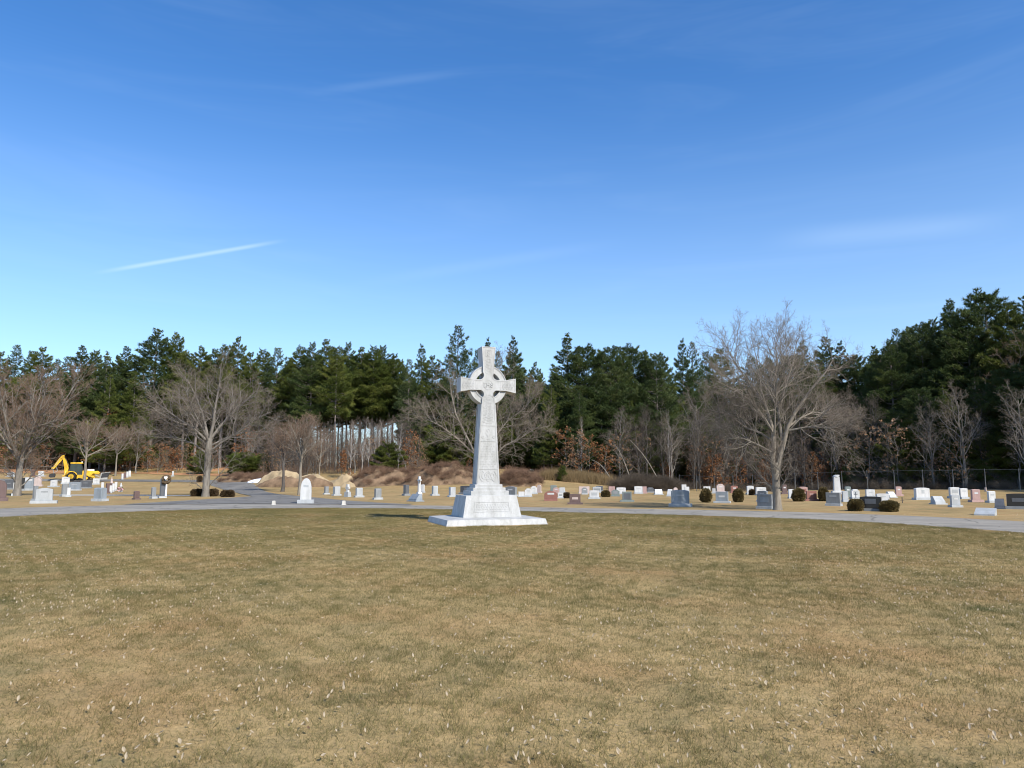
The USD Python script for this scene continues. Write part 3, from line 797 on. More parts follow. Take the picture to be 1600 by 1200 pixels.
S(931, 942, 759, 767.5, 'serp', 'dark_grey', 0, 'dark domed gravestone half hidden behind a white-topped one', 1.1)
S(926, 939, 760.5, 769.5, 'serp', 'light_grey', 0, 'light gravestone with grey oval face behind the white two-piece stone', 1.1, (.45, .45, .8, 'grey'))
S(921, 936, 766, 779.5, 'serp', 'white', -4, 'white gravestone with a pale blue face and a lower wing at its right', 1.25, (.4, .5, .6, 'light_grey'))
S(951, 961, 760, 771.5, 'square', 'pink', 0, 'pink gravestone left of the greenish one with an arched face', 1.1)
S(955.5, 968, 765, 775.5, 'shoulder', 'green_grey', -4, 'grey-green gravestone with a lighter arched face', 1.15, (.5, .5, .55, 'grey'))
S(963, 978, 761.5, 772, 'serp', 'white', 0, 'wide white gravestone behind the grey-green one', 1.05)
S(972.5, 987, 768, 784, 'square', 'green_grey', -4, 'greenish gravestone with a black arched plaque facing the road', 1.5, (.72, .45, .75, 'dark_grey'))
S(991, 1004, 759.5, 771.5, 'serp', 'white', 0, 'large white gravestone in the middle row left of a narrow pink one', 1.1)
S(1004, 1010.5, 760, 771, 'square', 'pink', 0, 'narrow pink gravestone joined to the right of a large white one', 1.2)
S(1011, 1021.5, 761, 769.5, 'shoulder', 'dark_grey', 0, 'dark slate-like gravestone against the dark brush mound', 1.1)
S(1023, 1035, 764, 773, 'slant', 'white', -2, 'white slanted gravestone in front of the dark brush mound')
S(1043, 1050, 764, 775.5, 'slant', 'white', -30, 'white slanted gravestone left of the big tree-shadowed stone')
S(1052, 1059, 761.5, 770, 'round', 'pale_pink', 0, 'rounded pinkish gravestone top showing over the big shadowed stone', 1.1)
S(1065, 1072.5, 757, 768.5, 'square', 'white', 0, 'taller half of a white double gravestone behind the big shadowed stone', 1.1)
S(1070, 1077, 760.5, 769.5, 'square', 'white', 0, 'lower half of a white double gravestone behind the big shadowed stone', 1.1)
S(1049.5, 1077, 765.5, 791.5, 'serp', 'blue_grey', -14, 'big blue grey gravestone dappled with branch shadows beside the road', 1.3, thick=.3)
S(1099, 1110, 760, 771.5, 'square', 'white', 0, 'white gravestone behind the left egg-shaped bush', 1.3)
S(1113, 1118, 763, 771, 'square', 'white', -20, 'tiny white gravestone between the egg-shaped bush and the rounded pink stone', 1.2)
S(1119.5, 1132, 756, 770, 'shoulder', 'pale_pink', 0, 'pale pink gravestone with rounded shouldered top above the blue grey one', 1.2, NP())
S(1119, 1138, 768, 786, 'square', 'blue_grey', -26, 'blue grey gravestone between the two egg-shaped bushes', 1.35, (.18, .5, .5, 'white'))
S(1142, 1153, 759, 770.5, 'serp', 'red', 0, 'red gravestone above the right egg-shaped bush', 1.25, NP())
S(1167, 1178, 759, 772.5, 'serp', 'white', 0, 'white gravestone with a small dark bush at its right foot', 1.2)
S(1181, 1197, 761, 774, 'serp', 'white', 0, 'wide white gravestone behind the grey stones left of the forked tree', 1.05)
S(1184, 1200, 766.5, 784, 'serp', 'grey', -45, 'grey gravestone behind the front one left of the forked tree', 1.1)
S(1184, 1208, 772, 795, 'square', 'grey', -40, 'large grey gravestone with a pale name panel beside the forked tree trunk', 1.08, (.4, .55, .58, 'blue_grey'))
S(1222, 1230, 757, 772, 'serp', 'brown', 0, 'brown gravestone showing just right of the forked tree trunk', 1.5, NP())
S(1232, 1242, 764, 779, 'serp', 'white', -4, 'white gravestone between the forked tree and a clipped bush', 1.1)
S(1247.5, 1262, 760.5, 776, 'serp', 'pink', 0, 'pink framed gravestone behind the clipped bush right of the forked tree', 1.05, (.4, .55, .7, 'red'))
S(1260, 1276, 767, 782.5, 'square', 'red', 0, 'salmon red gravestone between two clipped bushes', 1.5, NP('pink'))
S(1316, 1325.5, 767, 784, 'serp', 'light_grey', 0, 'light grey gravestone just right of the white obelisk', 1.2)
S(1320.5, 1330, 760, 776.5, 'serp', 'green_grey', 0, 'dark green gravestone right behind the obelisk', 1.1, NP())
S(1330, 1343, 764, 779.5, 'shoulder', 'white', 4, 'white gravestone with an inset panel, right of the dark green one', 1.15, (.45, .55, .5, 'light_grey'))
S(1292, 1314, 769.5, 790.5, 'square', 'grey', -40, 'large grey gravestone in front of the white obelisk', 1.08, (.12, .68, .5, 'light_grey'))
S(1353, 1367, 764.5, 777, 'serp', 'white', 0, 'white gravestone behind the dark polished stone with a small cross', 1.05)
S(1370, 1389, 771, 785.5, 'serp', 'white', -8, 'wide white gravestone at the right shoulder of the dark polished stone', 1.05)
S(1387, 1398, 768, 777.5, 'slant', 'white', 10, 'white slanted gravestone left of the pink one before the fence')
S(1399.5, 1409, 760, 775, 'serp', 'pink', 0, 'pink gravestone close to the fence left of the large white one', 1.3, NP())
S(1430, 1452, 762, 781, 'serp', 'white', 6, 'large white gravestone with a carved emblem standing alone by the fence', 1.2, (.35, .6, .22, 'light_grey'))
S(1458, 1474, 775, 788, 'slant', 'light_grey', 4, 'pale slanted gravestone leaning back on a wide base, right of the large white one')
S(1484, 1499, 761, 778.5, 'serp', 'white', 4, 'white gravestone directly behind a grey one right of the slanted stone', 1.2, (.35, .55, .6, 'light_grey'))
S(1486, 1500, 773, 792.5, 'serp', 'light_grey', 0, 'light grey gravestone standing in front of a white one by the right end', 1.3, NP())
S(1500, 1512, 762.5, 779.5, 'serp', 'white', 4, 'white gravestone on a tan base left of the dusky pink one', 1.05)
S(1518.5, 1531.5, 764, 784.5, 'serp', 'pink', 4, 'dusky pink gravestone on a wide base near the right end', 1.5, NP())
S(1544, 1555.5, 767, 785.5, 'serp', 'white', 4, 'white gravestone left of the dark slanted one at the right', 1.3, NP('light_grey'))
S(1556, 1569, 779, 795, 'slant', 'dark_grey', -35, 'dark slanted gravestone next to the long black stone')
S(1577, 1612, 771, 795.5, 'serp', 'black', -30, 'long black polished gravestone cut by the right edge of the photo', 1.15, (.3, .5, .6, 'dark_grey'))
S(1526, 1554, 793.5, 805, 'flush', 'light_grey', -40, 'low sloping grey marker slab nearest the road at the right')
S(1539, 1541.5, 761.5, 768, 'square', 'pale_pink', 0, 'tiny pinkish stone at the foot of the fence', 1.0)
t = S(1346, 1377, 775.6, 798.5, 'serp', 'black', -34, 'dark polished gravestone with a small cross, between two clipped hedges', 1.12, (.42, .6, .52, 'dark_grey'))
tb = t.GetPath().AppendChild('tablet')
obj('cross_emblem', cat([bx(-.60, -.565, -.142, -.11, .55, .85), bx(-.655, -.51, -.142, -.11, .73, .765)]), M['grey'], stage.GetPrimAtPath(tb))
# obelisk with a draped cap
p = at(1308, 772); k = p[1] / FPX
t = thing('obelisk', 'tall white obelisk with a draped cap behind the large grey gravestone', 'obelisk', p, -8)
obj('pedestal', frustum(16 * k, 10 * k, 0, 15 * k, 9 * k, 5 * k, bev=.03), M['white'], t)
obj('shaft', frustum(9.5 * k, 8 * k, 5 * k, 8.2 * k, 7 * k, 26 * k), M['white'], t)
m = trimesh.creation.icosphere(2, 1.0); m.vertices = m.vertices * [4.6 * k, 4 * k, 3.2 * k] + [-.8 * k, 0, 26.3 * k]; obj('drape', m, M['light_grey'], t, True)
obj('cap', frustum(4.5 * k, 4.5 * k, 27 * k, 4.3 * k, 4.3 * k, 29.5 * k, cx=2 * k), M['white'], t)
# thin stake
p = at(1410, 786); k = p[1] / FPX
t = thing('grave_stake', 'thin dark metal stake with a crossbar standing in the grass below the pink stone', 'stake', p)
obj('rod', bx(-.015, .015, -.015, .015, 0, 9 * k), M['machine_dark'], t); obj('crossbar', bx(-3 * k, 3 * k, -.01, .01, 4 * k, 4.5 * k), M['machine_dark'], t)


def clipped_bush(X0, X1, Yt, Yb, label, kind, m, seed, group=None, catg='clipped bush'):
    rng = np.random.default_rng(seed)
    p = at((X0 + X1) / 2, Yb); k = p[1] / FPX; w, h = (X1 - X0) * k / 2 * .86, (Yb - Yt) * k * .95
    t = thing('clipped_bush', label, catg, p, rng.uniform(0, 360), group)
    n = 2600; u = norm(rng.normal(0, 1, (n, 3)))
    e = 2.4 if kind == 'egg' else 4.0
    r = 1 / (np.abs(u) ** e).sum(1) ** (1 / e)
    pos = u * r[:, None]
    dep = .45 if kind != 'egg' and kind != 'ball' else 1.0
    pos = pos * (1 + (meshkit.noise(pos * 3.2 + seed, seed)[:, None] - .5) * .42) * rng.uniform(.84, 1.04, (n, 1))
    if kind == 'egg':
        pos[:, :2] *= (1.0 - .12 * pos[:, 2:3])
    pos = pos * [w, w * dep, h / 2 * .96] + [0, 0, h / 2 + .03]
    obj('foliage', leaves(pos, u + [0, 0, .3], rng, .11, .06, .55, 3, True), M[m], t)
    core = trimesh.creation.icosphere(2, 1.0); core.vertices = core.vertices * [w * .8, w * dep * .8, h * .40] + [0, 0, h / 2]
    obj('branches', core, M['bark_dark'], t, True)
    st = tubes(np.array([[[0, 0, -.05], [0, 0, h * .4]], [[.1 * w, .05, -.05], [.3 * w, .05, h * .4]], [[-.12 * w, 0, -.05], [-.3 * w, 0, h * .4]]]), np.full((3, 2), .035), 6)
    obj('stem', st, M['bark_dark'], t)


clipped_bush(299, 317, 766, 775.5, 'low clipped brown hedge left of the big maple trunk by the road', 'box', 'hedge_dark', 1, catg='hedge')
clipped_bush(323, 344, 766, 775.5, 'low clipped brown hedge just right of the big maple trunk', 'box', 'hedge_dark', 2, catg='hedge')
clipped_bush(346, 365, 768, 776.5, 'low clipped brown hedge at the corner of the side road', 'box', 'hedge_dark', 3, catg='hedge')
clipped_bush(308.5, 315, 745, 753.5, 'little dark round bush on the far grass left of the side road', 'ball', 'hedge_dark', 4)
clipped_bush(879, 891, 772, 778.5, 'low brown hedge between the small white stone and the brown gravestone', 'box', 'hedge_dark', 5, catg='hedge')
clipped_bush(941.5, 952, 768.5, 776.5, 'small bowl-shaped green-brown bush right of the white two-piece stone', 'ball', 'hedge_brown', 6)
clipped_bush(1096, 1110.5, 766, 785, 'egg-shaped brown bush left of the blue grey gravestone', 'egg', 'hedge_brown', 7)
clipped_bush(1147, 1160.5, 766, 784.5, 'egg-shaped brown bush right of the blue grey gravestone', 'egg', 'hedge_brown', 8)
clipped_bush(1172, 1178, 767, 773.5, 'tiny dark bush at the foot of a white gravestone', 'ball', 'hedge_dark', 9)
clipped_bush(1239, 1257, 765, 783.5, 'large clipped brown bush right of the forked tree', 'egg', 'hedge_brown', 10)
clipped_bush(1281, 1293, 763, 783, 'clipped brown bush between the salmon red stone and the obelisk', 'egg', 'hedge_brown', 12)
clipped_bush(1329, 1346, 784, 798.5, 'square clipped brown hedge left of the dark polished gravestone', 'ball', 'hedge_brown', 13, catg='hedge')
clipped_bush(1379, 1400, 786, 799.5, 'square clipped brown hedge right of the dark polished gravestone', 'ball', 'hedge_brown', 14, catg='hedge')

# ------------------------------------------------------------------ fence
f0, f1 = np.array([19.8, 88.2]), np.array([41.2, 60.5]); fd = (f1 - f0) / 14
fence = thing('chain_link_fence', 'grey chain-link fence with thin posts along the dark wood at the right', 'fence')
FH = 1.75
posts = []
for i in range(0, 21):
    x, y = f0 + fd * i; z = float(hz(x, y)); posts.append((x, y, z))
    c = trimesh.creation.cylinder(.036, FH + .12, sections=8); c.apply_translation((x, y, z + (FH + .12) / 2 - .06))
    obj('post', c, M['fence_metal'], fence)
pp = np.array(posts)
obj('top_rail', tubes((pp + [0, 0, FH - .02])[None], np.full((1, len(pp)), .014), 6), M['fence_metal'], fence)
obj('bottom_wire', tubes((pp + [0, 0, .08])[None], np.full((1, len(pp)), .012), 4), M['fence_metal'], fence)
segs = []
for i in range(len(pp) - 1):
    a, b = pp[i], pp[i + 1]; L = np.linalg.norm(b - a); n = int(L / .16)
    for j in range(n):
        for s in (0, 1):
            u0, u1 = (j + s * 12) / n, (j + (1 - s) * 12) / n
            if max(u0, u1) <= 1:
                segs.append([a + (b - a) * u0 + [0, 0, .08], a + (b - a) * u1 + [0, 0, FH - .03]])
segs = np.array(segs)
tag(obj('wire_mesh', tubes(segs, np.full((len(segs), 2), .0025), 3), M['fence_metal'], fence), kind='stuff')

# ------------------------------------------------------------------ the digger
p = at(122, 750.6)
dig = thing('backhoe_loader', 'yellow backhoe loader with raised arm parked behind the left gravestones', 'digger', p, -math.degrees(math.atan2(p[0], p[1])) * 0.85, None, (.88, .88, .92))
S0 = p[1] / FPX / (13.33 / 1.0) * 1.0
c = lambda px, pz, y=0.0: np.array([(px - 850) * S0, y, (812 - pz) * S0])
Yl, Dk = M['machine_yellow'], M['machine_dark']


def wheel(px, pz, r, rim, y, w):
    o = c(px, pz)
    ty = trimesh.creation.annulus(rim * S0 * .98, r * S0, w, sections=28)
    ty.apply_transform(trimesh.transformations.rotation_matrix(math.pi / 2, (1, 0, 0))); ty.apply_translation((o[0], y, o[2]))
    wobj = obj('wheel', ty, M['tyre'], dig)
    prof = np.array([(0, .02), (rim * S0 * .35, .02), (rim * S0 * .6, -.06), (rim * S0 * .95, -.02), (rim * S0, -.10), (rim * S0, .12), (0, .12)])
    rm = trimesh.creation.revolve(prof, sections=24); rm.apply_transform(trimesh.transformations.rotation_matrix(-math.pi / 2, (1, 0, 0)))
    s = 1 if y > 0 else -1
    v = rm.vertices.copy(); v[:, 1] *= s if True else 1
    rm.vertices = v; rm.apply_translation((o[0], y + (-s if False else 0) + s * .05, o[2])); rm.fix_normals()
    obj('rim', rm, Yl, wobj, 40)
    lugs = []
    for a in np.arange(0, 2 * math.pi, 2 * math.pi / 18):
        b_ = bx(-.04, .04, -w / 2, w / 2, r * S0 - .02, r * S0 + .035); b_.apply_transform(trimesh.transformations.rotation_matrix(a, (0, 1, 0))); b_.apply_translation((o[0], y, o[2])); lugs.append(b_)
    obj('tread', cat(lugs), M['tyre'], wobj)


for y in (-.85, .85):
    wheel(712, 722, 88, 58, y, .45)
    wheel(1022, 760, 54, 32, y, .32)
obj('chassis', cat([bx(c(600, 0)[0], c(1190, 0)[0], -.42, .42, c(0, 765)[2], c(0, 690)[2]), bx(c(830, 0)[0], c(960, 0)[0], -.8, .8, c(0, 775)[2], c(0, 690)[2])]), Yl, dig)
hood = Polygon([tuple(c(*q)[[0, 2]]) for q in [(930, 690), (930, 600), (985, 585), (1170, 605), (1195, 640), (1190, 720), (1100, 735)]])
obj('engine_hood', plate(hood, -.42, .42), Yl, dig)
obj('hood_top', bx(c(1030, 0)[0], c(1170, 0)[0], -.36, .36, c(0, 605)[2], c(0, 562)[2]), M['machine_white'], dig)
cab = Polygon([tuple(c(*q)[[0, 2]]) for q in [(665, 670), (690, 440), (900, 440), (925, 560), (925, 690), (840, 690)]])
obj('cab_windows', plate(cab.buffer(-.03), -.76, .76), M['cab_glass'], dig)
fr_ = []
for a, b in (((665, 670), (690, 440)), ((690, 440), (905, 440)), ((905, 440), (928, 560)), ((928, 560), (928, 690)), ((800, 440), (800, 600))):
    for y in (-.76, .76):
        fr_.append(beam(c(*a, y), c(*b, y), .07, .07))
obj('cab_frame', cat(fr_), Dk, dig)
rp = Polygon([tuple(c(*q)[[0, 2]]) for q in [(675, 440), (685, 415), (900, 408), (925, 418), (930, 440)]])
obj('cab_roof', plate(rp, -.85, .85), Yl, dig)
for y in (-.85, .85):
    a = np.linspace(math.radians(18), math.radians(165), 14)
    o = c(715, 722)
    outer = [(o[0] + 128 * S0 * math.cos(t), o[2] + 118 * S0 * math.sin(t)) for t in a]; inner_ = [(o[0] + 108 * S0 * math.cos(t), o[2] + 100 * S0 * math.sin(t)) for t in a]
    obj('mudguard', plate(Polygon(outer + inner_[::-1]), y - .25, y + .25), Yl, dig)
boom = Polygon([tuple(c(*q)[[0, 2]]) for q in [(560, 690), (640, 690), (640, 470), (600, 400), (545, 290), (510, 300), (530, 420), (550, 500)]])
obj('boom', plate(boom, -.16, .16), Yl, dig)
arm = Polygon([tuple(c(*q)[[0, 2]]) for q in [(490, 262), (535, 250), (550, 300), (505, 350), (390, 510), (345, 560), (305, 565), (298, 535), (330, 510), (430, 340)]])
obj('dipper_arm', plate(arm, -.12, .12), Yl, dig)
obj('hydraulic_ram', cat([beam(c(520, 300, .2), c(600, 460, .2), .10, .10), beam(c(455, 330, -.15), c(345, 520, -.15), .07, .07)]), M['machine_grey'], dig)
obj('bucket_link', cat([beam(c(325, 540), c(350, 660), .09, .3), beam(c(400, 520), c(420, 600), .07, .2), beam(c(420, 600), c(350, 650), .07, .2)]), M['machine_grey'], dig)
bk = Polygon([tuple(c(*q)[[0, 2]]) for q in [(270, 675), (370, 650), (390, 690), (370, 745), (290, 750), (255, 720)]])
obj('digging_bucket', plate(bk, -.35, .35), Dk, dig)
for y in (-.7, .7):
    obj('stabiliser', cat([beam(c(600, 600, y * .6), c(575, 700, y), .14, .14), bx(c(540, 0)[0], c(630, 0)[0], y - .2, y + .2, c(0, 722)[2], c(0, 700)[2])]), Yl, dig)
for y in (-.62, .62):
    la = Polygon([tuple(c(*q)[[0, 2]]) for q in [(1000, 650), (1010, 615), (1250, 600), (1290, 640), (1260, 670), (1150, 655), (1120, 700), (1180, 720), (1160, 750), (1020, 715)]])
    obj('loader_arm', plate(la, y - .07, y + .07), Yl, dig)
    obj('loader_ram', beam(c(1190, 690, y), c(1310, 740, y), .09, .09), M['machine_grey'], dig)
obj('exhaust_pipe', tubes(np.array([[c(1010, 600), c(1010, 520), c(1000, 505)]]), np.full((1, 3), .05), 8), Dk, dig)
for y in (-.5, .5):
    obj('work_light', bx(c(900, 0)[0], c(918, 0)[0], y - .12, y + .12, c(0, 410)[2], c(0, 392)[2]), M['machine_white'], dig)
obj('hydraulic_hose', tubes(np.array([[c(630, 640, -.22), c(650, 520, -.26), c(600, 380, -.24), c(540, 280, -.22), c(470, 330, -.2)], [c(630, 640, .22), c(655, 500, .26), c(590, 360, .24), c(525, 270, .22), c(440, 370, .2)]]), np.full((2, 5), .028), 6), Dk, dig)
obj('cab_door', cat([beam(c(800, 450, -.775), c(800, 640, -.775), .05, .03), beam(c(800, 640, -.775), c(915, 640, -.775), .05, .03)]), Dk, dig)
obj('cab_step', bx(c(850, 0)[0], c(930, 0)[0], -.98, -.80, c(0, 770)[2], c(0, 758)[2]), Dk, dig)
sh_ = [(1290, 770), (1320, 650), (1345, 642), (1330, 745), (1345, 762), (1470, 735), (1475, 755), (1330, 795)]
obj('loader_bucket', cat([plate(Polygon([tuple(c(*q)[[0, 2]]) for q in [(1320, 645), (1510, 620), (1512, 634), (1345, 658), (1318, 760), (1460, 745), (1462, 790), (1290, 795)]]), -1.1, 1.1)]), M['machine_grey'], dig)
obj('bucket_interior', plate(Polygon([tuple(c(*q)[[0, 2]]) for q in [(1347, 660), (1500, 638), (1462, 742), (1322, 758)]]), -1.04, 1.04), Dk, dig)

# ------------------------------------------------------------------ mounds, snow
rgm = np.random.default_rng(21)


def mound(name, X0, X1, Ytop, Yb, label, m, deep=.8, seed=0, sharp=1.2, catg='earth mound', rough=.18, yy=None):
    p = at((X0 + X1) / 2, Yb); k = p[1] / FPX; w = (X1 - X0) * k / 2; h = (Yb - Ytop) * k
    u, v = np.meshgrid(np.linspace(-1, 1, 49), np.linspace(-1, 1, 49), indexing='ij')
    r = np.sqrt(u ** 2 + v ** 2); x, y = u * w, v * w * deep + w * deep * .6
    prof = np.clip(1 - r ** sharp, 0, 1)
    wx, wy = p[0] + x, p[1] + y
    n = meshkit.fbm(np.stack([wx * .8, wy * .8, 0 * wx + seed], -1), 5, seed) - .5
    rise = float(hz(p[0], p[1] + w * deep * .6)) - p[2]
    z = hz(wx, wy) + (h - rise * .5) * prof * (1 + n * 1.1) + n * rough * (r < 1) - .12 * (r > .98) - .05
    nvx = np.arange(49 * 49).reshape(49, 49)
    q = np.stack([nvx[:-1, :-1], nvx[1:, :-1], nvx[1:, 1:], nvx[:-1, 1:]], -1).reshape(-1, 4)
    keep = (r.ravel()[q].min(1) < 1.0)
    o = obj(name, (np.stack([wx, wy, z], -1).reshape(-1, 3), q[keep]), m, smooth=True)
    tag(o, label, catg)
    return np.stack([wx, wy, z], -1)[r < .95], o


brush_sites = []
mound('sand_pile', 394, 478, 738, 757, 'tall pile of tan sand behind the two slim trees left of the arched stone', M['sand'], .6, 1, 1.7, rough=.5)
mound('sand_pile', 450, 516, 741, 758, 'second pile of tan sand just right of the slim tree trunk', M['sand'], .6, 2, 1.6, rough=.5)
mound('sand_pile', 505, 570, 741, 759.5, 'pile of tan sand with a ridged crest in the middle of the brush', M['sand'], .5, 3, 1.6, rough=.5)
mound('sand_pile', 528, 560, 752, 761.5, 'little heap of bright sand at the foot of the brush mound', M['sand'], .6, 4)
q_, _ = mound('earth_mound', 540, 660, 733, 759, 'long low mound of earth covered in red-brown brush left of the cross', M['brush_soil'], .45, 5, 2.0); brush_sites.append(q_)
q_, _ = mound('earth_mound', 620, 770, 731, 757, 'red-brown brushy mound directly behind the tall cross', M['brush_soil'], .4, 6, 2.2); brush_sites.append(q_)
q_, _ = mound('earth_mound', 335, 425, 744, 753, 'low leaf-covered bank at the end of the side road', M['brush_soil'], .5, 7, 2.6); brush_sites.append(q_)
q_, _ = mound('earth_mound', 392, 524, 747, 761, 'low brown bank in front of the sand piles', M['brush_soil'], .22, 10, 3.0, rough=.3)
q_, _ = mound('earth_mound', 770, 850, 742, 760, 'low brushy mound right behind the tall cross', M['brush_soil'], .4, 8, 2.0); brush_sites.append(q_)
q_, _ = mound('earth_mound', 960, 1066, 753, 767, 'dark brush-covered mound at the left end of the fence', M['dark_soil'], .5, 9, 1.7); dark_mound = q_
p = at(408, 753)
sv = trimesh.creation.icosphere(3, 1.0); sv.vertices *= [2.0, 1.5, .42]; sv.vertices += (meshkit.fbm(sv.vertices * [1.3, 1.3, 2], 4, 4)[:, None] - .5) * [.9, .9, .35]; sv.apply_translation((p[0] + .6, p[1], p[2]))
tag(obj('snow_patch', sv, M['snow'], smooth=True), 'last patch of white snow at the edge of the side road near the sand pile', 'snow')

# ------------------------------------------------------------------ tree forms


def frame_rot(d, ang, az):
    """Directions at angle ang from d, round it by az."""
    ref = np.where(np.abs(d[:, 2:3]) > .9, np.array([1.0, 0, 0]), np.array([0, 0, 1.0]))
    u = norm(np.cross(d, ref)); v = np.cross(d, u)
    return norm(d * np.cos(ang)[:, None] + (u * np.cos(az)[:, None] + v * np.sin(az)[:, None]) * np.sin(ang)[:, None])


def sprout(rng, P, R, L, n, ang, ratio, tmin, K, up, wig, rr, rmin, flat=0.0):
    B, Kp = R.shape
    t = tmin + (1 - tmin) * (np.arange(n)[None] + rng.uniform(0, 1, (B, n))) / n
    t = np.minimum(t, .995); x = t * (Kp - 1); i = np.minimum(x.astype(int), Kp - 2); fr = (x - i)
    b = np.arange(B)[:, None]
    pos = P[b, i] * (1 - fr[..., None]) + P[b, i + 1] * fr[..., None]
    tan = norm(P[b, i + 1] - P[b, i]).reshape(-1, 3)
    rad = (R[b, i] * (1 - fr) + R[b, i + 1] * fr).ravel()
    az = (np.arange(n)[None] * 2.4 + rng.uniform(0, 6.28, (B, 1)) + rng.normal(0, .4, (B, n))).ravel()
    a = np.radians(rng.uniform(*ang, B * n))
    d = frame_rot(tan, a, az)
    if flat:
        d = norm(d * [1, 1, 1 - flat])
    Lc = (L[:, None] * (1 - .5 * (t - tmin) / (1 - tmin + 1e-6))).ravel() * rng.uniform(*ratio, B * n)
    r0 = np.maximum(np.minimum(rad * .72, Lc * rr), rmin)
    pts = [pos.reshape(-1, 3)]
    for k in range(K - 1):
        d = norm(d + [0, 0, up] + rng.normal(0, wig, d.shape))
        pts.append(pts[-1] + d * (Lc / (K - 1))[:, None])
    Pc = np.stack(pts, 1)
    Rc = np.maximum(r0[:, None] * np.linspace(1, .32, K)[None], rmin * .7)
    return Pc, Rc, Lc


def bare_tree(path, rng, trunks, levels, trunk_mat, twig_mat, sides=10):
    """trunks: list of (points, radii). levels: arguments of sprout. The first two levels are limbs."""
    obj('trunk', cat([tubes(np.array(p)[None], np.array(r)[None], sides) for p, r in trunks]), trunk_mat, path, True)
    P = [(np.array(p)[None], np.array(r)[None], np.array([np.linalg.norm(np.diff(np.array(p), axis=0), axis=1).sum()])) for p, r in trunks]
    cur = []
    for k, lv in enumerate(levels):
        nxt = []
        for (a, b, l) in (P if k == 0 else cur):
            nxt.append(sprout(rng, a, b, l if k else l * 0 + lv.get('L', 1) , *[lv[q] for q in ('n', 'ang', 'ratio', 'tmin', 'K', 'up', 'wig', 'rr', 'rmin')], lv.get('flat', 0)))
        cur = nxt
        m = cat([tubes(a, b, lv['sides']) for a, b, _ in cur])
        if k <= 1:
            obj('limb' if k == 0 else 'branches', m, trunk_mat, path, True)
        else:
            lv.setdefault('keep', [])
            bare_tree.fine.append(m)
    tag(obj('crown', cat(bare_tree.fine), twig_mat, path), kind='stuff')
    tips = np.concatenate([a[:, -1] for a, _, _ in cur])
    bare_tree.fine = []
    return tips


bare_tree.fine = []


def stem(h, r, bend=(0, 0), K=7, r1=.6, wob=.0, rng=None, z0=-.15, start=(0, 0)):
    t = np.linspace(0, 1, K)
    p = np.column_stack([start[0] + bend[0] * t ** 1.5, start[1] + bend[1] * t ** 1.5, z0 + (h - z0) * t])
    if rng is not None and wob:
        p[1:, :2] += rng.normal(0, wob, (K - 1, 2))
    rr = r * (1 - (1 - r1) * t); rr[0] *= 1.35; rr[1] *= 1.06
    return p, rr


def LV(n, ang, ratio, tmin=.25, K=5, up=.05, wig=.10, rr=.022, rmin=.006, sides=4, **k):
    return dict(n=n, ang=ang, ratio=ratio, tmin=tmin, K=K, up=up, wig=wig, rr=rr, rmin=rmin, sides=sides, **k)


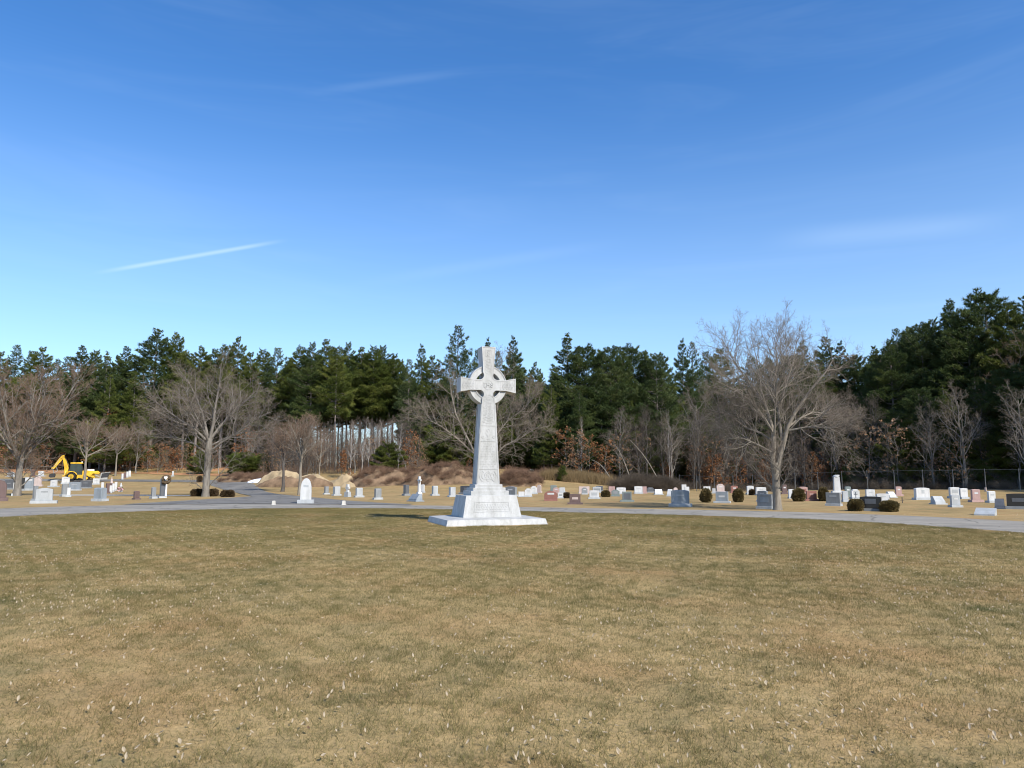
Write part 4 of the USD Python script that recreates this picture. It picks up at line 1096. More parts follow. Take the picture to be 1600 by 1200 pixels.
def pine(path, rng, H, base, spread, needle, per=11, trunk_mat=None, dead=True, droop=.0, density=1.0, tr=None, shape='pine'):
    """A white pine: straight tapering trunk, whorls of plates of needle tufts, a ragged top."""
    r0 = tr or H * .0125
    t = np.linspace(0, 1, 12)
    p = np.column_stack([rng.normal(0, .05, 12).cumsum() * .5, rng.normal(0, .05, 12).cumsum() * .5, -.2 + (H + .2) * t]); p[0, :2] = 0
    obj('trunk', tubes(p[None], (r0 * (1 - .93 * t))[None], 8), trunk_mat or M['bark_pine'], path, True)
    P0, D0, L0 = [], [], []
    z = H * base
    while z < H - .25:
        f = (z - H * base) / (H * (1 - base))
        if shape == 'cone':
            env = spread * (1 - f) ** .85 + .15
        elif shape == 'broad':
            env = spread * (np.sin(np.clip(f * 2.6 + .55, 0, math.pi)) ** .7) * (1 - .25 * f) + .35
        else:
            env = spread * (min(1, .55 + f * 1.8)) * (1 - f ** 1.35) ** .95 + .28
        nb = rng.integers(4, 7)
        az0 = rng.uniform(0, 6.28)
        for b in range(nb):
            if rng.random() < .12:
                continue
            az = az0 + b * 6.28 / nb + rng.normal(0, .25)
            el = math.radians(rng.uniform(-4, 14) + 42 * f ** 2)
            P0.append([np.interp(z, p[:, 2], p[:, 0]), np.interp(z, p[:, 2], p[:, 1]), z + rng.normal(0, .1)])
            D0.append([math.cos(az) * math.cos(el), math.sin(az) * math.cos(el), math.sin(el)]); L0.append(env * rng.uniform(.62, 1.3))
        z += rng.uniform(.36, .72) * (1 if H > 8 else .5)
    P0, D0, L0 = np.array(P0), np.array(D0), np.array(L0)
    s = np.linspace(0, 1, 5)
    bp = P0[:, None] + D0[:, None] * (L0[:, None] * s)[..., None]
    bp[..., 2] += (-.07 - droop) * L0[:, None] * np.sin(s * math.pi)[None] + .09 * L0[:, None] * s[None] ** 2
    obj('branches', tubes(bp, np.maximum(.045 * (L0[:, None] / 4) * (1 - .85 * s)[None], .008), 3), trunk_mat or M['bark_pine'], path)
    # tufts on the outer part of every branch and to both sides of it, in a flat plate
    cnt = np.maximum((L0 * 15 * density).astype(int), 6)
    bi = np.repeat(np.arange(len(L0)), cnt); N = len(bi)
    u = rng.uniform(.22, 1.02, N) ** .75
    x = np.clip(u, 0, .999) * 4; i = x.astype(int); fr = (x - i)[:, None]
    pos = bp[bi, i] * (1 - fr) + bp[bi, i + 1] * fr
    side = norm(np.cross(D0[bi], [0, 0, 1.0]))
    wdt = L0[bi] * .40 * np.sin(np.clip(u, 0, 1) * 2.5 + .35)
    sgn = rng.uniform(-1, 1, N)
    pos = pos + side * (sgn * wdt)[:, None] + D0[bi] * (np.abs(sgn) * wdt * .5)[:, None]
    pos[:, 2] += rng.normal(.03, .05, N) + .08 * (1 - np.abs(sgn))
    d = norm(D0[bi] * .8 + side * (sgn * .7)[:, None] + [0, 0, .55])
    sc = 1 if H > 8 else .6
    obj('crown', leaves(pos, d, rng, .46 * sc * np.clip(L0[bi] / 2.2, .5, 1), .055 * sc, .60, per), needle, path)
    if dead and base > .25:
        n = int(H * base * 2.2); zz = rng.uniform(H * base * .35, H * base, n); az = rng.uniform(0, 6.28, n); l = rng.uniform(.4, 1.8, n)
        a = np.column_stack([0 * zz, 0 * zz, zz]); e = a + np.column_stack([np.cos(az) * l, np.sin(az) * l, rng.uniform(-.25, .2, n)])
        obj('dead_branches', tubes(np.stack([a, e], 1), np.tile([.018, .007], (n, 1)), 3), trunk_mat or M['bark_pine'], path)


R = lambda s: np.random.default_rng(s)
PINES = {}
for nm, args in {
    'pine_tall_a': dict(H=24, base=.42, spread=4.6, needle=M['needles'], density=1.25),
    'pine_tall_b': dict(H=24, base=.47, spread=4.2, needle=M['needles'], density=1.25),
    'pine_tall_c': dict(H=24, base=.38, spread=5.0, needle=M['needles_dark'], density=1.25),
    'pine_full_a': dict(H=22, base=.12, spread=4.6, needle=M['needles_dark'], density=1.15),
    'pine_full_b': dict(H=22, base=.16, spread=4.0, needle=M['needles_blue'], density=1.2, shape='cone'),
    'pine_full_c': dict(H=22, base=.10, spread=4.8, needle=M['needles'], density=1.1, shape='cone'),
    'pine_broad_a': dict(H=20, base=.22, spread=5.0, needle=M['needles_dark'], density=1.25, shape='broad'),
    'pine_broad_b': dict(H=20, base=.18, spread=4.4, needle=M['needles_blue'], density=1.3, shape='broad'),
    'pine_sparse': dict(H=24, base=.35, spread=3.9, needle=M['needles_blue'], density=.8),
    'pine_young': dict(H=5, base=.04, spread=1.9, needle=M['needles'], density=4.0, dead=False, shape='broad'),
    'pine_bush': dict(H=3.2, base=.04, spread=2.4, needle=M['needles'], density=4.0, dead=False, shape='broad'),
    'pine_yellow': dict(H=14, base=.12, spread=2.8, needle=M['needles_yellow'], density=1.3, shape='cone'),
}.items():
    PINES[nm] = (form(nm + '_form'), args['H'])
    pine(PINES[nm][0], R(sum(map(ord, nm))), **args)

# bare deciduous forms for the wood edge
BARE = {}
for nm, seed, h, tm, tw, kk in (('bare_tree_a', 31, 9, 'bark_grey', 'twig_grey', 0), ('bare_tree_b', 32, 10, 'bark_tan', 'twig_red', 0), ('bare_tree_c', 33, 11, 'bark_dark', 'twig_dark', 1),
                                ('bare_tree_d', 34, 10, 'bark_grey', 'twig_red', 1)):
    rng = R(seed); pth = form(nm + '_form'); BARE[nm] = (pth, h * 1.25)
    tr = [stem(h * (.95 if kk else .80), .13, rng.normal(0, .5, 2), 9, .25, .06, rng)]
    bare_tree(pth, rng, tr, [LV(18 if kk else 15, (28, 62), (.7, 1.15), .25, 8, .08, .13, .016, .009, 5, L=h * .40), LV(8, (28, 65), (.38, .62), .2, 6, .05, .16, .015, .007, 4),
                             LV(6, (28, 68), (.4, .68), .15, 4, .04, .18, .013, .006, 3), LV(4, (25, 65), (.4, .7), .15, 3, .03, .18, .012, .005, 3)], M[tm], M[tw], 8)
# slender saplings and birches
SAP = {}
for nm, seed, h, tm, tw in (('sapling_a', 41, 7.5, 'bark_dark', 'twig_dark'), ('sapling_b', 42, 6.0, 'bark_dark', 'twig_red'), ('birch_a', 43, 9.0, 'bark_birch', 'twig_red'), ('birch_b', 44, 9.5, 'bark_birch', 'twig_red')):
    rng = R(seed); pth = form(nm + '_form'); SAP[nm] = (pth, h * 1.05)
    tr = [stem(h, .055 if 'sap' in nm else .085, rng.normal(0, .6, 2), 9, .15, .05, rng)]
    bare_tree(pth, rng, tr, [LV(22, (22, 50), (.7, 1.2), .2, 5, .12, .10, .018, .009, 3, L=h * .24), LV(6, (25, 60), (.4, .7), .2, 4, .06, .14, .016, .007, 3), LV(4, (25, 60), (.4, .7), .2, 3, .06, .14, .016, .006, 3)], M[tm], M[tw], 6)
# saplings holding brown leaves
LEAFY = {}
for nm, seed, h, lf in (('leafy_sapling_a', 51, 4.5, 'leaves_orange'), ('leafy_sapling_b', 52, 5.5, 'leaves_tan'), ('leafy_sapling_c', 53, 3.6, 'leaves_orange'), ('leafy_sapling_d', 54, 4.6, 'leaves_tan')):
    rng = R(seed); pth = form(nm + '_form'); LEAFY[nm] = (pth, h * 1.1)
    tips = bare_tree(pth, rng, [stem(h, .05, rng.normal(0, .3, 2), 8, .2, .04, rng)], [LV(18, (40, 80), (.7, 1.2), .12, 5, .05, .1, .018, .008, 3, L=h * .36), LV(6, (30, 65), (.4, .7), .2, 4, .03, .14, .016, .006, 3), LV(3, (30, 65), (.4, .7), .2, 3, .0, .14, .016, .005, 3)], M['bark_grey'], M['twig_grey'], 6)
    tips = tips[rng.random(len(tips)) < (.14 if nm.endswith('d') else .5)]
    obj('dead_leaves', leaves(tips, np.tile([0, 0, -.3], (len(tips), 1)), rng, .20, .13, .8, 4, True), M[lf], pth)
# low brush tangles
BRUSH = {}
for nm, seed, h, tw, nst in (('brush_a', 61, 1.3, 'twig_brush', 40), ('brush_b', 62, 1.8, 'twig_brush', 40), ('brush_c', 63, 2.6, 'twig_red', 26), ('brush_d', 64, 2.2, 'twig_dark', 40)):
    rng = R(seed); pth = form(nm + '_form'); BRUSH[nm] = pth
    st = np.zeros((nst, 5, 3)); az = rng.uniform(0, 6.28, nst); rad = rng.uniform(0, .5, nst); ln = rng.uniform(.6, 1.1, nst) * h
    st[:, 0, 0], st[:, 0, 1], st[:, 0, 2] = np.cos(az) * rad, np.sin(az) * rad, -.1
    d = norm(np.column_stack([np.cos(az) * .6, np.sin(az) * .6, np.ones(nst)]) + rng.normal(0, .25, (nst, 3)))
    for k in range(1, 5):
        d = norm(d + rng.normal(0, .16, d.shape) + np.column_stack([np.cos(az), np.sin(az), -np.ones(nst) * .3]) * .12); st[:, k] = st[:, k - 1] + d * (ln / 4)[:, None]
    a = (st, np.maximum(np.linspace(.013, .006, 5)[None].repeat(nst, 0), .006), ln)
    b = sprout(rng, *a, 7, (25, 65), (.35, .7), .2, 4, .02, .16, .016, .006); c_ = sprout(rng, *b, 4, (25, 65), (.4, .7), .2, 3, .02, .16, .016, .005)
    obj('stems', cat([tubes(x[0], x[1], 3) for x in (a, b, c_)]), M[tw], pth)
rng = R(71); pth = form('tall_grass_form'); n = 420
pos = rng.normal(0, .42, (n, 3)) * [1, 1, 0]
obj('blades', leaves(pos, np.tile([0, 0, 1.0], (n, 1)), rng, .85, .022, .22, 1), M['tall_grass'], pth)

# ------------------------------------------------------------------ the park trees near the road, each with its own growth


def hero(X, Yb, name, label, seed, trunks, levels, tm, tw, scale=None, rz=0):
    p = at(X, Yb)
    t = thing(name, label, 'tree', p, rz, None, scale)
    bare_tree(t.GetPath(), R(seed), trunks, levels, M[tm], M[tw], 12)
    return p


rng = R(101)
# forked tree right of the cross
A_ = np.array
tr = [(A_([(0, 0, -.15), (0.0, 0, .25), (-.02, 0, .9), (-.02, 0, 1.5), (-.05, 0, 1.9)]), A_([.29, .215, .195, .195, .18])),
      (A_([(-.06, 0, 1.5), (-.15, .02, 2.0), (-.02, .05, 2.6), (-.03, .05, 3.2), (-.25, .1, 4.0), (-.5, .2, 4.9), (-.5, .3, 5.8), (-.85, .3, 7.2)]), A_([.175, .145, .13, .115, .085, .055, .032, .010])),
      (A_([(.06, 0, 1.5), (.20, -.02, 2.1), (.45, -.05, 2.8), (.65, -.1, 3.4), (1.1, -.2, 4.1), (1.8, -.3, 4.9), (2.5, -.4, 5.6), (3.1, -.4, 6.4)]), A_([.175, .15, .135, .11, .085, .06, .04, .02])),
      (A_([(.40, -.04, 2.65), (.36, .2, 3.4), (.40, .4, 4.3), (.25, .5, 5.2), (.5, .55, 6.1), (.45, .6, 6.9), (.75, .7, 7.7)]), A_([.10, .09, .072, .052, .035, .022, .010])),
      (A_([(-.03, .05, 3.1), (-.5, -.2, 3.7), (-1.2, -.4, 4.4), (-2.0, -.6, 4.8), (-2.9, -.6, 5.2)]), A_([.075, .06, .045, .03, .015])),
      (A_([(-.03, .05, 2.75), (-.5, .3, 3.1), (-1.2, .5, 3.35), (-2.0, .6, 3.9), (-3.0, .8, 4.15)]), A_([.06, .05, .04, .028, .014])),
      (A_([(-.1, .0, 2.3), (-.7, .1, 2.6), (-1.5, .1, 2.9), (-2.4, .0, 2.9)]), A_([.05, .04, .028, .014])),
      (A_([(.65, -.1, 3.35), (1.3, .2, 3.7), (2.1, .4, 4.0), (3.0, .5, 3.9), (3.6, .5, 3.8)]), A_([.07, .055, .04, .026, .013])),
      (A_([(.6, -.1, 3.2), (1.2, -.4, 3.3), (2.0, -.8, 3.4), (2.8, -1.1, 3.0)]), A_([.05, .04, .028, .013])),
      (A_([(-.3, .1, 4.2), (-.9, .6, 5.2), (-1.5, 1.0, 6.2), (-2.0, 1.3, 7.2)]), A_([.07, .05, .035, .016])),
      (A_([(.38, .3, 4.0), (.9, .8, 5.0), (1.5, 1.2, 6.1), (1.9, 1.5, 7.2)]), A_([.06, .046, .032, .015])),
      (A_([(.0, .0, 3.0), (-.2, -.8, 4.0), (-.4, -1.7, 5.0), (-.4, -2.4, 6.0)]), A_([.065, .05, .034, .015])),
      (A_([(.4, .0, 3.0), (.6, .9, 3.9), (.7, 1.8, 4.8), (.8, 2.5, 5.6)]), A_([.065, .05, .034, .015]))]
tr = [(p, q * (.92 if k == 0 else .80)) for k, (p, q) in enumerate(tr)]
hero(1215, 797, 'forked_tree', 'bare grey forked tree with a wide fine crown beside the road right of the cross', 102, tr,
     [LV(14, (28, 62), (.6, 1.15), .3, 8, .055, .13, .013, .007, 5, L=2.5), LV(8, (28, 62), (.4, .66), .18, 6, .05, .15, .014, .0048, 4), LV(6, (28, 65), (.42, .7), .15, 4, .05, .17, .012, .0034, 3), LV(4, (25, 65), (.45, .75), .15, 3, .05, .18, .012, .0026, 3)], 'bark_tan', 'twig_grey', (.95, .95, 1.13))
# maple at the side road, left
tr = [(A_([(0, 0, -.15), (0, 0, .3), (.02, 0, 1.6), (.05, 0, 3.0), (.08, 0, 4.3)]), A_([.36, .27, .25, .24, .24])),
      (A_([(.0, 0, 4.1), (-.3, .1, 5.2), (-.7, .2, 6.4), (-1.3, .3, 7.6), (-1.9, .2, 8.8)]), A_([.16, .13, .10, .065, .03])),
      (A_([(.1, 0, 4.1), (.35, -.1, 5.3), (.5, -.2, 6.8), (.7, -.2, 8.2), (.8, -.3, 9.8)]), A_([.17, .14, .105, .07, .03])),
      (A_([(.15, 0, 4.2), (.75, .2, 5.2), (1.6, .4, 6.2), (2.5, .5, 7.2), (3.4, .7, 8.2)]), A_([.14, .115, .085, .06, .028])),
      (A_([(.05, 0, 4.0), (-.9, -.2, 4.9), (-2.1, -.4, 5.7), (-3.3, -.5, 6.6), (-4.2, -.6, 7.2)]), A_([.12, .10, .075, .05, .025])),
      (A_([(.15, 0, 3.3), (1.2, -.1, 4.1), (2.5, -.2, 4.9), (3.6, -.3, 5.7), (4.8, -.3, 6.3)]), A_([.11, .085, .06, .042, .02])),
      (A_([(.1, 0, 3.7), (1.2, .5, 4.4), (2.6, .9, 4.9), (4.2, 1.1, 4.8)]), A_([.08, .062, .042, .018])),
      (A_([(-.1, 0, 3.2), (-1.1, .1, 3.9), (-2.3, .3, 4.3), (-3.4, .3, 4.5), (-4.6, .4, 4.4)]), A_([.10, .075, .055, .038, .018])),
      (A_([(-.05, 0, 3.7), (-1.4, .5, 4.8), (-2.8, .9, 5.4), (-4.4, 1.1, 5.7)]), A_([.08, .062, .042, .018])),
      (A_([(.05, 0, 4.0), (.0, -1.2, 5.0), (-.3, -2.4, 6.3), (-.4, -3.4, 7.6)]), A_([.12, .09, .06, .025])),
      (A_([(.05, 0, 4.0), (.3, 1.2, 5.0), (.5, 2.4, 6.3), (.6, 3.4, 7.6)]), A_([.12, .09, .06, .025]))]
tr = [(p, q * (.95 if k == 0 else .78)) for k, (p, q) in enumerate(tr)]
hero(321, 776, 'maple_tree', 'large bare maple with a stout grey trunk between clipped hedges at the left', 103, tr,
     [LV(14, (28, 62), (.6, 1.15), .22, 8, .055, .13, .013, .009, 5, L=3.1), LV(7, (28, 62), (.4, .66), .18, 6, .045, .15, .014, .007, 4), LV(6, (28, 65), (.42, .7), .15, 4, .045, .17, .012, .0055, 3), LV(3, (25, 65), (.45, .75), .15, 3, .04, .18, .012, .0045, 3)], 'bark_grey', 'twig_grey')
# dense dome at the left edge
tr = [stem(3.2, .25, (.1, 0), 5, .85, 0)]
for a in range(9):
    z0 = 2.0 + .13 * a; ca, sa = math.cos(a * 2.4), math.sin(a * 2.4); sp = 1.0 if a else .2
    tr.append((np.array([(0.05, 0, z0), (ca * 1.0 * sp, sa * 1.0 * sp, z0 + 1.4), (ca * 2.1 * sp, sa * 2.1 * sp, z0 + 3.1), (ca * 3.0 * sp, sa * 3.0 * sp, z0 + 4.9), (ca * 3.7 * sp, sa * 3.7 * sp, z0 + 6.4)]), np.array([.095, .075, .055, .036, .018])))
hero(26, 775, 'dense_tree', 'dense dome-shaped bare tree with reddish twigs at the far left edge', 104, tr,
     [LV(12, (28, 66), (.7, 1.15), .15, 7, .07, .12, .017, .010, 5, L=3.1), LV(8, (25, 58), (.4, .65), .18, 5, .08, .12, .02, .009, 4), LV(6, (22, 55), (.42, .68), .15, 4, .08, .13, .016, .008, 3), LV(4, (22, 55), (.42, .7), .15, 3, .06, .14, .014, .007, 3)], 'bark_grey', 'twig_red')


def small_round(X, Yb, label, seed, H, W, tm='bark_grey', tw='twig_red', r=.13, clear=.32, y=None):
    s = H / 9
    tr = [stem(H * .62, r, (.1, 0), 8, .35, .03, R(seed))]
    return hero(X, Yb, 'slim_tree', label, seed, tr, [LV(24, (28, 66), (.75, 1.1), clear / .62, 8, .09, .11, .016, .008, 5, L=W * .56), LV(8, (25, 60), (.4, .64), .18, 5, .06, .14, .014, .006, 4), LV(6, (22, 55), (.42, .68), .15, 4, .07, .13, .016, .008, 3), LV(2, (22, 55), (.42, .7), .15, 3, .06, .14, .014, .007, 3)], tm, tw)


small_round(131, 757, 'slim bare tree with a pale trunk standing in front of the yellow digger', 105, 10.5, 9.2, 'bark_tan', r=.20)
small_round(180, 744, 'small bare tree with a thin pale trunk right of the digger bucket', 106, 9.5, 8.0, 'bark_tan', r=.14)
small_round(468, 774, 'slim bare tree with a tan trunk directly behind the white arched stone', 107, 7.6, 6.2, 'bark_tan', r=.15)
small_round(441, 768.5, 'slim bare tree with a dark trunk beside the sand pile and side road', 108, 7.8, 6.2, 'bark_dark', 'twig_red', r=.17, clear=.36)
# spreading tree behind the cross: leaning multiple stems
tr = [(np.array([(1.2, 0, -.2), (.8, 0, 1.0), (.1, 0, 2.6), (-1.1, .1, 4.6), (-2.4, .2, 6.8), (-3.0, .2, 9.0), (-3.3, .2, 11.5)]), np.array([.34, .27, .24, .20, .15, .10, .05])),
      (np.array([(1.2, 0, -.2), (1.5, .1, 1.5), (2.2, .2, 4.0), (2.6, .2, 7.0), (3.0, .3, 10.0), (3.2, .3, 12.5)]), np.array([.34, .25, .21, .16, .10, .05])),
      (np.array([(.1, 0, 2.6), (-2.0, -.2, 4.2), (-4.2, -.4, 5.6), (-6.2, -.5, 6.4), (-8, -.5, 6.8)]), np.array([.16, .14, .10, .07, .04])),
      (np.array([(1.6, 0, 1.9), (3.6, .1, 3.6), (5.6, .2, 4.4), (7.4, .3, 5.4), (9, .3, 5.6)]), np.array([.17, .14, .10, .07, .04])),
      (np.array([(2.3, .2, 4.4), (4.0, .2, 6.2), (6.0, .2, 7.4), (7.6, .2, 9.0)]), np.array([.14, .11, .08, .04]))]
tr = [(p * [.92, 1, 1.1], q * .55) for p, q in tr]
pt = hero(742, 752, 'spreading_tree', 'wide spreading bare tree behind the tall cross, its limbs showing on both sides', 109, tr,
          [LV(20, (28, 65), (.6, 1.15), .15, 8, .07, .13, .012, .009, 5, L=4.4), LV(8, (25, 60), (.4, .62), .18, 5, .06, .12, .014, .008, 4), LV(6, (25, 60), (.42, .68), .15, 4, .05, .14, .016, .009, 3), LV(3, (25, 60), (.42, .7), .15, 3, .05, .15, .014, .008, 3)], 'bark_tan', 'twig_grey')

# ------------------------------------------------------------------ the wood
rw = R(200)


def put(src, name, label, X, Ytop, y, width=1.0, group=None, catg='tree', jitter=0.0):
    f, H = src
    x = across(X, y); z = float(hz(x, y)); h = height_at(X, Ytop, y) - z
    s = h / H
    return copy(f, name, label, catg, (x, y, z - .1), rw.uniform(0, 360), (s * width, s * width, s), group)


ORD = ['first', 'second', 'third', 'fourth', 'fifth', 'sixth', 'seventh', 'eighth', 'ninth', 'tenth']


def pines(rows, label, group, kinds, y, dy=3.0, width=1.0):
    order = np.argsort(np.argsort([q[0] for q in rows]))
    for i, (X, Yt) in enumerate(rows):
        put(PINES[kinds[i % len(kinds)]], 'pine_tree', label if len(rows) == 1 else f'{label}, {ORD[order[i]]} from the left', X, Yt, y + rw.uniform(-dy, dy), width * rw.uniform(.9, 1.12), group)


TA, TB, TC, FA, FB, FC, BA, BB, SP = 'pine_tall_a', 'pine_tall_b', 'pine_tall_c', 'pine_full_a', 'pine_full_b', 'pine_full_c', 'pine_broad_a', 'pine_broad_b', 'pine_sparse'
pines([(-40, 545), (-8, 550), (14, 538), (38, 547), (58, 543), (80, 560), (96, 556)], 'pine above the far left dome-shaped tree', 'pines behind the far left tree', [SP, TB, SP], 140)
pines([(118, 541), (142, 546), (158, 550), (176, 556), (190, 542)], 'dark green pine in the stand behind the digger', 'pines behind the digger', [FA, TA, FB, TC], 127)
pines([(165, 585), (205, 580), (185, 640)], 'lower bushy pine in front, behind the digger', 'front pines behind the digger', [FC, FC], 120)
put(PINES[TC], 'pine_tree', 'tallest broad pine of the left wood, its top standing clear left of the maple', 234, 515, 126, 1.25)
put(PINES[TA], 'pine_tree', 'pine with a narrow side top just right of the tallest left pine', 267, 519, 127, .8)
pines([(285, 548), (305, 542), (328, 546), (345, 538)], 'pine standing behind the crown of the big maple', 'pines behind the maple', [TA, TB, TC], 126)
put(PINES[TB], 'pine_tree', 'tall slim pine with a pointed tuft behind the right half of the maple crown', 367, 527, 124, .8)
pines([(388, 551), (404, 545), (428, 542)], 'pine between the maple and the open stand', 'pines right of the maple', [TB, TA, SP], 122)
pines([(462, 540), (484, 536), (505, 531), (522, 541), (541, 536), (562, 543), (580, 540), (596, 541), (612, 553)], 'bare-trunked pine at the front of the open stand', 'pines of the open stand', [TA, TC, TB], 118, 4)
pines([(449, 560), (473, 560), (495, 552), (515, 555), (534, 550), (551, 556), (570, 552), (590, 558), (605, 560), (622, 562)], 'bare-trunked pine deep in the open stand', 'rear pines of the open stand', [TB, TC, TA], 124, 4, .8)
pines([(442, 575), (458, 570), (480, 566), (500, 572), (519, 562), (528, 568), (547, 566), (560, 572), (583, 570), (629, 575)], 'slim bare-trunked pine at the back of the open stand', 'hindmost pines of the open stand', [TC, TB, TA, TC], 132, 5, .7)
pines([(436, 590), (467, 600), (511, 596), (645, 590)], 'lower pine filling in under the open stand', 'lower pines of the open stand', [TC, TC, SP], 121, 4, .8)
pines([(637, 560), (656, 538), (676, 556)], 'pine with pointed top left of the cross head', 'pines left of the cross head', [SP, FB, TB], 116)
put(PINES[SP], 'pine_tree', 'tallest tiered pine rising above all others just left of the cross head', 714, 507, 116, 1.0)
pines([(745, 545), (762, 528), (778, 548)], 'pine top peeping up behind the cross head', 'pines behind the cross head', [SP, FB], 118, 2, .7)
put(PINES[FB], 'pine_tree', 'broad pine with a feathery top just right of the cross head', 801, 525, 110, 1.0)
put(PINES[TB], 'pine_tree', 'small blue-green pine top between two bigger ones right of the cross', 838, 566, 116, .7)
put(PINES[FB], 'pine_tree', 'tall cone-shaped pine with a sharp spire right of the cross', 888, 521, 104, 1.25)
pines([(918, 545), (938, 551), (955, 541), (972, 541), (990, 545), (1009, 548), (1028, 551), (1040, 556)], 'round-topped pine right of the cone-shaped pine', 'round-topped pines right of centre', [BA, FA, BB, FC], 103, 3, .95)
pines([(862, 600), (905, 610), (940, 615), (985, 620), (1020, 640), (850, 640)], 'lower dark pine in front, right of the cross', 'front pines right of centre', [FC, FA, FB], 97, 2)
put(PINES[FB], 'pine_tree', 'pine with two pointed tops standing apart left of the forked tree', 1071, 530, 112, .85)
put(PINES[SP], 'pine_tree', 'slim pine top beside the twin-topped pine left of the forked tree', 1086, 533, 113, .7)
pines([(1108, 548), (1133, 545), (1180, 556), (1205, 560)], 'pine seen through the left of the forked tree crown', 'pines behind the forked tree, left', [SP, TB], 120)
pines([(1262, 533), (1300, 527), (1322, 534)], 'dark pine behind the right of the forked tree crown', 'pines behind the forked tree, right', [FB, FA], 105)
pines([(1240, 560), (1284, 552), (1340, 560)], 'lower pine behind the right of the forked tree', 'lower pines behind the forked tree', [BA, FC], 104)
put(PINES['pine_yellow'], 'pine_tree', 'small yellow-green evergreen between the thin grey trees left of the forked tree', 1107, 610, 100, 1.0)
for X, Yt, y, kd, w in [(1378, 545, 86, FA, .8), (1400, 532, 84, TC, .95), (1425, 518, 86, FC, .9), (1450, 505, 84, BB, .95), (1472, 496, 85, TA, .95), (1497, 476, 83, FA, 1.0), (1524, 486, 80, TC, 1.05), (1559, 462, 80, BA, 1.0), (1590, 476, 76, TA, 1.0), (1625, 462, 76, TC, 1.1)]:
    put(PINES[kd], 'pine_tree', {1497: 'evergreen with an upright tuft on the rising right-hand wood', 1559: 'tallest dark evergreen near the right edge of the photo', 1378: 'lowest dark evergreen at the left end of the right-hand wood'}.get(X, f'dark evergreen of the right-hand wood, {ORD[[1378, 1400, 1425, 1450, 1472, 1497, 1524, 1559, 1590, 1625].index(X)]} from its left end'), X, Yt, y, w * 1.0, None if X in (1497, 1559, 1378) else 'evergreens of the right-hand wood')
put(PINES[SP], 'pine_tree', 'spiky pine top poking out above the rising right-hand wood', 1500, 466, 88, .8)
put(PINES[SP], 'pine_tree', 'spiky pine top beside the highest evergreen near the right edge', 1548, 457, 86, .8)
put(PINES[SP], 'pine_tree', 'spiky pine top over the lower left shoulder of the right-hand wood', 1412, 512, 88, .8)
put(BARE['bare_tree_d'][0:2], 'bare_tree', 'bare tree tops poking out left of the right-hand wood', 1402, 508, 90, .7)
put(BARE['bare_tree_a'], 'bare_tree', 'wispy bare tree before the dark evergreens, right of the brown-leaved saplings', 1455, 590, 70, .8)
for q, (X, Yt, y, kd) in enumerate([(1400, 640, 78, FA), (1440, 610, 77, BA), (1480, 600, 76, FC), (1530, 590, 73, FA), (1580, 580, 71, BA), (1425, 670, 76, 'pine_young'), (1550, 680, 71, 'pine_young')]):
    put(PINES[kd], 'pine_tree', f'lower dark evergreen just behind the fence, {ORD[[0, 2, 4, 5, 6, 1, 3][q]]} from the left' if q < 5 else ['', '', '', '', '', 'bushy young evergreen low behind the fence right of the forked tree', 'bushy young evergreen low behind the fence near the right edge'][q], X, Yt, y, 1.2, 'low evergreens behind the fence')
# trees beyond the right edge of the frame whose shade falls on the wood and the road
for x, y, s in [(57, 47, .95), (63, 54, 1.0), (54, 60, .9), (66, 63, 1.0), (60, 38, .9), (70, 46, 1.0), (50, 66, .9)]:
    copy(PINES[rw.choice([BA, FA, FC])][0], 'pine_tree', 'evergreen of the wood going on beyond the right edge of the photo', 'tree', (x, y, float(hz(x, y))), rw.uniform(0, 360), (s * 1.2, s * 1.2, s), 'evergreens beyond the right edge')
for x, y, s in [(23.5, 15.5, 1.0), (27, 19.5, 1.1), (31, 23.5, 1.0), (21.5, 12.5, .8)]:
    copy(BARE['bare_tree_a'][0], 'bare_tree', 'bare tree outside the right edge whose shadow crosses the road', 'tree', (x, y, float(hz(x, y))), rw.uniform(0, 360), (s, s, s), 'bare trees beyond the right edge')

# young evergreens and bushes
for X, Yt, Yb, w, lab in [(385, 712, 742, 1.0, 'low dark green pine bush left of the sand pile'), (408, 716, 741, 1.2, 'round green pine bush touching the sand pile'), (607, 694, 737, 1.1, 'bushy young green pine among the brush left of the cross'),
                          (312, 705, 741, .8, 'small green pine beside the maple trunk'), (720, 722, 748, .9, 'tiny green pine behind the left side of the cross'), (879, 728, 752, .6, 'little green pine in the pale grass right of the cross')]:
    p = at(X, Yb); h = (Yb - Yt) / FPX * p[1]
    kd = 'pine_bush' if w > .9 and X < 420 else 'pine_young'
    copy(PINES[kd][0], 'young_pine', lab, 'bush', p - [0, 0, .1], rw.uniform(0, 360), (h / PINES[kd][1] * w * 1.2,) * 2 + (h / PINES[kd][1],))
